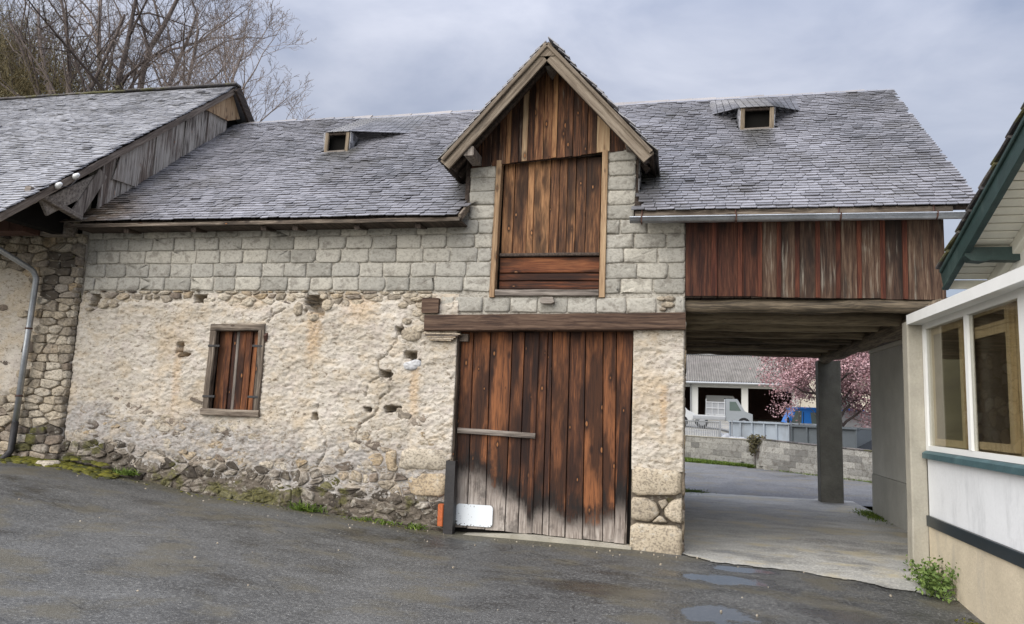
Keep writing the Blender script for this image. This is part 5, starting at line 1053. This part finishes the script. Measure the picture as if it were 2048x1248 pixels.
# open fronted shed
sh = thing('open_shed', 'long open fronted shed with corrugated roof and white posts behind the yard', 'shed', (4, 52, 1.35))
nx = 400; xs_ = np.linspace(-8, 10.2, nx); V = []; F = []
for y, z in ((49.3, 4.28), (57.5, 6.95)):
    for i, x in enumerate(xs_): V.append((x, y, z + .045 * math.sin(i * math.pi / 2 + .3)))
for i in range(nx - 1): F.append([i, i + 1, nx + i + 1, nx + i])
mesh('corrugated_roof', V, F, 'corrugated', sh); mesh('roof_dark_fill', *prism([(49.4, 4.18), (57.5, 6.85), (65.6, 4.18)], 'x', -8, 10.2), 'painted_dark', sh)  # black prism stands for the darkness under the shed roof
mesh('ridge_cap', *beam((-8, 57.5, 7.03), (10.2, 57.5, 7.03), .5, .12), 'shed_white', sh)
mesh('header', *box((-8, 50, 3.86), (10, 50.4, 4.20)), 'shed_white', sh); mesh('eave_gutter', *tube([(-8, 49.25, 4.17), (10.2, 49.25, 4.17)], .09, 8), 'rail_metal', sh)
for x in (-2.2, 1.17, 4.90, 8.6): mesh('post', *box((x, 50.02, 1.2), (x + .48, 50.4, 3.858)), 'shed_white', sh)
mesh('downpipe', *tube([(1.10, 49.9, 4.1), (1.12, 49.9, 1.3)], .06, 8), 'rail_metal', sh)
for q in (((-8, 60.0, 1.2), (10, 60.2, 5.5)), ((9.6, 50.4, 1.2), (9.9, 60, 4.1)), ((-8, 50.4, 1.2), (-7.8, 60, 4.1))): mesh('back_wall', *box(*q), 'rust', sh)
ch2 = thing('rendered_house', 'pale cream rendered house seen through the pink blossom', 'house', (13, 44, 1.3))
mesh('wall', *box((8.9, 42, .6), (19, 49, 6.3)), 'shed_cream', ch2); mesh('roof', *prism([(41.5, 6.31), (49.5, 6.31), (45.5, 9.2)], 'x', 8.4, 19.5), 'tile', ch2)
for x in (10.0, 12.6, 15.2):
    for z in (2.0, 4.5): w_ = mesh('window', *box((x, 41.93, z), (x + 1.0, 41.99, z + 1.3)), 'white', ch2); mesh('pane', *box((x + .1, 41.90, z + .1), (x + .9, 41.925, z + 1.2)), 'car_glass', w_); mesh('shutter', *box((x - .45, 41.92, z), (x - .02, 41.985, z + 1.3)), 'sill_green', w_)

# ------------------------------------------------------------------ trees
def tubes(P, Rr, n):          # many polylines at once: P (m, k, 3), Rr (m, k)
    m, k = P.shape[:2]; T = np.gradient(P, axis=1); T /= np.linalg.norm(T, axis=2)[..., None] + 1e-9; a = np.cross(T, np.array((.31, .87, .38))); a /= np.linalg.norm(a, axis=2)[..., None] + 1e-9; b = np.cross(T, a)
    th = np.arange(n) * 2 * math.pi / n; V = P[:, :, None] + Rr[:, :, None, None] * (np.cos(th)[None, None, :, None] * a[:, :, None] + np.sin(th)[None, None, :, None] * b[:, :, None])
    base = (np.arange(m) * k * n)[:, None, None]; kk = (np.arange(k - 1) * n)[None, :, None]; i = np.arange(n)[None, None]; j = (i + 1) % n
    F = np.stack([base + kk + i, base + kk + j, base + kk + n + j, base + kk + n + i], -1).reshape(-1, 4); return V.reshape(-1, 3), F
def grow(base, height, r0_, seed, lean=(0, 0), counts=(9, 6, 5, 4), ratios=(.55, .5, .48, .45), spread=.75, up=.25, start=.25, forks=None):
    r = np.random.default_rng(seed); lev = {}
    def poly(p, d, L, ra, rb, k, wob):
        pts = [p]; d = d / np.linalg.norm(d)
        for i in range(k): d = d + r.normal(size=3) * wob + np.array((0, 0, up * .16)); d /= np.linalg.norm(d); pts.append(pts[-1] + d * L / k)
        return np.array(pts), np.linspace(ra, rb, k + 1)
    def rec(p, d, L, ra, lv):
        k = (7, 5, 4, 3, 3)[lv]; P, q = poly(p, d, L, ra, ra * (.38 if lv == 0 else .25), k, (.07, .13, .16, .2, .2)[lv]); lev.setdefault(lv, []).append((P, q))
        if lv >= len(counts): return
        n = counts[lv]
        for c in range(n):
            t = (start if lv == 0 else .22) + (1 - (start if lv == 0 else .22)) * ((c + r.random()) / n); f = t * k; i = min(int(f), k - 1); pp = P[i] + (P[i + 1] - P[i]) * (f - i); dd = P[i + 1] - P[i]; dd /= np.linalg.norm(dd)
            s = r.normal(size=3); s -= dd * s.dot(dd); s /= np.linalg.norm(s); nd = dd * (1 - spread * .62) + s * spread + np.array((0, 0, up))
            rec(pp, nd, L * ratios[lv] * r.uniform(.7, 1.25) * (1.15 - .45 * t), max(ra * .55 * (1 - .55 * t), .007), lv + 1)
    if forks:
        for d, L, ra in forks: rec(np.array(base, float), np.array(d, float), L, ra, 0)
    else: rec(np.array(base, float), np.array((lean[0], lean[1], 1.0)), height, r0_, 0)
    return lev
def tree(label, base, height, r0_, seed, mat='bark', group='bare trees behind the outbuilding', minr=.0055, **kw):
    t = thing('bare_tree', label, 'tree', base, group); lev = grow(base, height, r0_, seed, **kw)
    for lv, nm, n in ((0, 'trunk', 9), (1, 'limb', 6)):
        if lv == 0:
            for P, q in lev[0]: mesh('trunk', *tubes(P[None], q[None], n), mat, t, True)
        else:
            P = np.array([a for a, _ in lev[1]]); q = np.array([b for _, b in lev[1]]); mesh('limbs', *tubes(P, np.maximum(q, minr * 1.5), 6), mat, t, True)
    b = None; Vs = []; Fs = []; n0 = 0
    for lv in (2, 3, 4):
        if lv in lev:
            P = np.array([a for a, _ in lev[lv]]); q = np.maximum(np.array([b for _, b in lev[lv]]), minr); V, F = tubes(P, q, 3); Vs.append(V); Fs.append(F + n0); n0 += len(V)
    mesh('crown', np.vstack(Vs), np.vstack(Fs), mat, t, True); return t
hb = lambda x, y: float(hill_z(x, y)) - .1
def at_hill(x, y): return (x, y, hb(x, y))
tree('bare tree with several stems fanning out at the far left of the roof', at_hill(-27.6, 18), 9, .2, 11, 'bark', forks=[((-.55, 0, 1), 9.5, .15), ((-.15, .1, 1), 9, .14), ((.25, -.1, 1), 7.5, .13), ((-.85, .1, .8), 8.5, .13), ((.75, 0, .9), 6, .10)], counts=(6, 5, 4, 3), spread=.6, start=.2)
tree('tall dark bare tree with an ivy clad trunk and a big curved limb', at_hill(-24.3, 17), 10.5, .19, 23, 'bark_dark', lean=(-.02, 0), counts=(10, 6, 5, 4), start=.30, spread=.85, up=.12)
tree('slim dark bare tree right beside the ivy clad trunk', at_hill(-23.3, 16.5), 8, .09, 31, 'bark_dark', counts=(9, 5, 5, 3), start=.35, spread=.7)
tree('pale barked bare tree leaning right in the middle of the row', at_hill(-21.6, 16.6), 8.6, .14, 43, 'bark', lean=(.22, 0), counts=(11, 6, 5, 4), start=.22, spread=.8)
tree('fine twigged bare tree between the leaning tree and the outbuilding ridge', at_hill(-19.3, 17), 8.4, .11, 57, 'bark_pale', counts=(13, 6, 5, 4), start=.2, spread=.62, up=.3)
tree('rounded pale bare tree behind the outbuilding gable end, rightmost of the row', at_hill(-15.6, 16.0), 8.2, .11, 62, 'bark_pale', lean=(.0, 0), counts=(20, 8, 6, 4), start=.16, spread=.66, up=.20, ratios=(.50, .48, .46, .5))
tree('old bare tree with a long limb slanting up to the left', at_hill(-25.8, 20), 10.5, .24, 71, 'bark', counts=(7, 5, 4, 3), forks=[((-.95, 0, .75), 9.5, .17), ((.1, 0, 1), 10.5, .2), ((.5, .1, 1), 8.5, .15)], spread=.7, start=.2)
tree('bare tree with upright stems farthest up the slope', at_hill(-31.5, 24), 9, .18, 83, 'bark_pale', counts=(10, 5, 4, 3), start=.15, spread=.6)
iv = leaves(2600, (-24.3, 16.9, hb(-24.3, 17) + 2.8), (.55, .5, 2.6), .09, 9); it = thing('ivy', 'brown green ivy wrapped round the trunk of the tall dark tree', 'plant', (-24.3, 16.9, hb(-24.3, 17))); mesh('foliage', iv[0], iv[1], 'ivy', it, False, iv[2])
# thicket on the slope: one mass of fine stems and winter leaves
r = np.random.default_rng(5); n = 3600; bxp = np.concatenate([r.uniform(-44, -26.5, 2900), r.uniform(-26.5, -16, 700)]); byp = r.uniform(13.5, 24, n); bzp = hill_z(bxp, byp); hh = r.uniform(.8, 2.3, n) * np.interp(bxp, (-40, -30, -26, -20, -14), (2.4, 1.8, .9, .5, .4)); P = np.zeros((n, 5, 3)); d = r.normal(size=(n, 3)) * .45; d[:, 2] = 1
for k in range(5): P[:, k] = np.stack([bxp, byp, bzp], 1) + d * (hh * k / 4)[:, None] + (r.normal(size=(n, 3)) * .09 * k)
V, F = tubes(P, np.linspace(.022, .009, 5)[None].repeat(n, 0), 3); tw = mesh('undergrowth', V, F, 'twig', None); stuff(tw); tag(tw, 'brown green thicket on the slope under the bare trees', 'undergrowth')
ti = r.integers(0, 2900, 22000); tt = r.uniform(.35, 1, 22000); Pl = np.stack([bxp, byp, bzp], 1)[ti] + d[ti] * (hh[ti] * tt)[:, None] + r.normal(size=(22000, 3)) * .28
V, F, T = leaf_quads(Pl, .05, r); sb = mesh('winter_leaves', V, F, 'ivy', None, False, T); stuff(sb); tag(sb, 'dull winter leaves and catkins in the thicket on the slope', 'undergrowth')
# pink flowering tree
ptb = (6.35, 21.6, .1); pt_ = thing('blossom_tree', 'pink blossoming tree beyond the passage pillar', 'tree', ptb)
lev = grow(ptb, 4.6, .14, 17, lean=(-.14, 0), counts=(14, 7, 5), start=.22, spread=.92, up=.10, ratios=(.62, .5, .5))
for P, q in lev[0]: mesh('trunk', *tubes(P[None], q[None], 9), 'bark_dark', pt_, True)
P = np.array([a for a, _ in lev[1]]); q = np.array([b for _, b in lev[1]]); mesh('limbs', *tubes(P, np.maximum(q, .014), 6), 'bark_dark', pt_, True)
P = np.array([a for a, _ in lev[2]]); q = np.array([b for _, b in lev[2]]); mesh('twigs', *tubes(P, np.maximum(q, .008), 4), 'bark', pt_, True)
tips = np.concatenate([np.concatenate([a[1:] for a, _ in lev[3]]), np.concatenate([a[2:] for a, _ in lev[2]])]); tips = tips[(tips[:, 2] > 2.62) | (tips[:, 0] > 6.3) | (tips[:, 0] < 4.3) & (tips[:, 2] > 1.9)]; r = np.random.default_rng(8); k = np.repeat(np.arange(len(tips)), 26); Pl = tips[k] + r.normal(size=(len(k), 3)) * .16
V, F, T = leaf_quads(Pl, .045, r); mesh('blossoms', V, F, 'blossom', pt_, False, T)

# ------------------------------------------------------------------ small growth and loose things
def tuft(P, hgt, r, lean=.5, w=.006):
    n = len(P); d = r.normal(size=(n, 3)) * lean; d[:, 2] = 1; d /= np.linalg.norm(d, axis=1)[:, None]; s = np.cross(d, r.normal(size=(n, 3))); s /= np.linalg.norm(s, axis=1)[:, None]; h = (hgt * r.uniform(.5, 1.3, n))[:, None]; mid = P + d * h * .6; tip = P + d * h + np.stack([d[:, 0], d[:, 1], -.5 * np.ones(n)], 1) * h * .28
    V = np.stack([P - s * w, P + s * w, mid + s * w * .8, mid - s * w * .8, tip, tip + s * .001], 1).reshape(-1, 3); b = np.arange(n)[:, None] * 6; F = np.concatenate([b + np.array([[0, 1, 2, 3]]), b + np.array([[3, 2, 5, 4]])]); return V, F, np.repeat(r.random(n), 6)
def grass(name, label, pts, hgt, seed, mat='grass', lean=.5, w=.006):
    r = np.random.default_rng(seed); V, F, T = tuft(pts, hgt, r, lean, w); o = mesh(name, V, F, mat, None, False, T); stuff(o); return tag(o, label, 'grass')
r = np.random.default_rng(3)
n = 16000; t = r.random(n); w_ = r.uniform(.1, 1.25, n) * np.interp(t, (0, .75, 1), (1, .9, .1)); lx = -3.2 + 5.75 * t; ly = 24.8 + (17.42 - 24.8) * t; Pg = np.stack([lx - .79 * w_, ly - .61 * w_, np.full(n, -.03)], 1); grass('grass_verge', 'fresh green grass strip at the foot of the lower block wall', Pg, .14, 4, w=.012)
n = 1500; Pg = np.stack([r.normal(.10, .22, n), r.normal(7.75, .22, n), np.full(n, -.02)], 1); grass('grass_patch', 'small patch of grass at the far end of the passage wall', Pg, .06, 5)
n = 700; Pg = np.stack([r.normal(3.42, .10, n), r.normal(5.2, .35, n), np.full(n, .0)], 1); grass('grass_patch', 'grass tuft at the foot of the grey rendered wall', Pg, .07, 6)
n = 900; t = r.random(n) ** .7; Pg = np.stack([3 + 4 * t, wall_line(3 + 4 * t) - .25 - .12 * r.random(n), np.full(n, -.02)], 1); grass('grass_patch', 'thin line of grass along the foot of the newer block wall', Pg, .07, 7)
for i, (x, w, h, nn, lab) in enumerate(((-5.05, .14, .15, 170, 'tuft of fresh grass at the wall foot right of the window'), (-4.2, .13, .06, 70, 'short weeds at the wall foot midway to the door'), (-3.46, .06, .10, 70, 'small grass tuft at the wall foot beside the steel channel'), (-3.85, .10, .07, 60, 'sparse blades of grass near the door end of the wall'), (-7.95, .10, .12, 110, 'pale green seedlings on the mossy ledge left of the window'))):
    Pg = np.stack([r.normal(x, w, nn), r.normal(-.13, .04, nn), zg(np.full(nn, x), np.full(nn, -.1)) + (.0 if i < 4 else .05)], 1); grass('grass_tuft', lab, Pg, h, 20 + i, 'grass', .7)
def moss_pads(label, xs0, xs1, n, ymax, seed, s0=.05, lift=0.0):
    r = np.random.default_rng(seed); b = MB()
    for i in range(n):
        x = r.uniform(xs0, xs1); y = -.12 - abs(r.normal(0, ymax)); s = s0 * r.uniform(.2, .8); z = float(zg(x, y)) - .012 + lift * max(0, 1 + (y + .1) * 3); V = []; F = []; m = 9
        for rr, zz in ((1, 0), (.8, .35), (.45, .55)):
            for a in np.linspace(0, 2 * math.pi, m + 1)[:-1]: k = r.uniform(.75, 1.2); V.append((x + s * 1.6 * rr * k * math.cos(a), y + s * rr * k * math.sin(a), z + s * zz * r.uniform(.7, 1.2)))
        V.append((x, y, z + s * .6))
        for j in range(2):
            for a in range(m): F.append([j * m + a, j * m + (a + 1) % m, j * m + m + (a + 1) % m, j * m + m + a])
        for a in range(m): F.append([2 * m + a, 2 * m + (a + 1) % m, 3 * m])
        b.add((V, F), r.random())
    o = b.build('moss', 'moss', None, True); stuff(o); return tag(o, label, 'moss')
moss_pads('bright yellow green moss on the ground round the foot of the downpipe', -10.2, -8.0, 420, .16, 1, .075, .05); moss_pads('thin broken line of moss along the foot of the barn wall', -8.2, -3.2, 160, .06, 2, .03); moss_pads('small cushion of moss between the stones above the downpipe foot', -9.0, -8.3, 40, .03, 3, .07, .14)
V, F = rock(rounded([(-9.33, -.42), (-9.05, -.46), (-8.93, -.33), (-9.02, -.20), (-9.27, -.22)], .2), lambda u, v, n: (u, v, .62 + n), .06, .07, .008); tag(mesh('loose_stone', V, F, 'stone_pale', None, True, .9), 'loose pale flat stone lying in the moss near the downpipe', 'stone')
wd = thing('weed', 'leafy green weed growing at the foot of the porch post and plinth', 'plant', (2.62, -.75, -.1)); r = np.random.default_rng(12)
for i in range(34):
    x, y = r.uniform(2.56, 2.76), r.uniform(-.95, -.40); h = r.uniform(.10, .30) * (1.1 if y > -.9 else .7); dx, dy = r.normal(-.06, .06), r.normal(0, .07); z = -.14; Pq = [(x, y, z), (x + dx * .5, y + dy * .5, z + h * .6), (x + dx, y + dy, z + h)]
    mesh('stem', *tube(Pq, [.004, .003, .002], 4), 'weed', wd)
    for k in range(9): t = .3 + .7 * k / 8; c = np.array(Pq[0]) * (1 - t) + np.array(Pq[2]) * t; V, F, T = leaf_quads(c[None] + r.normal(size=(4, 3)) * .022, .024, r); mesh('leaf', V, F, 'weed', wd, False, T) if False else None
cc = []
for o in list(wd.children): me = o.data; P = np.array([v.co for v in me.vertices]) + np.array(wd.location); cc.append(P[4:].reshape(-1, 4, 3).mean(1))
cc = np.concatenate([np.repeat(c, 18, 0) for c in cc]); V, F, T = leaf_quads(cc + r.normal(size=cc.shape) * np.array((.035, .035, .04)), .022, r); mesh('leaves', V, F, 'weed', wd, False, T)
n = 260; Pg = np.stack([r.normal(2.62, .05, n), r.normal(-1.75, .2, n), np.full(n, -.17)], 1); grass('moss_weed', 'low yellow green growth on the ground beside the plinth', Pg, .05, 14, 'moss', .9, .012)
b = MB()      # grit and small stones washed against the walls
for i in range(130):
    x = r.uniform(-9, 2.4); y = -.14 - abs(r.normal(0, .25)) if i < 80 else r.uniform(-7.5, -.3); s = r.uniform(.004, .014); z = float(zg(x, y)); b.add(rock([(x + s * math.cos(a), y + s * .8 * math.sin(a)) for a in np.linspace(0, 6.28, 6)[:-1]], lambda u, v, n_: (u, v, z + n_), .01, s * .8, s * .1))
o = stuff(b.build('grit', 'stone_pale', None)); tag(o, 'small stones and grit scattered over the yard', 'gravel')
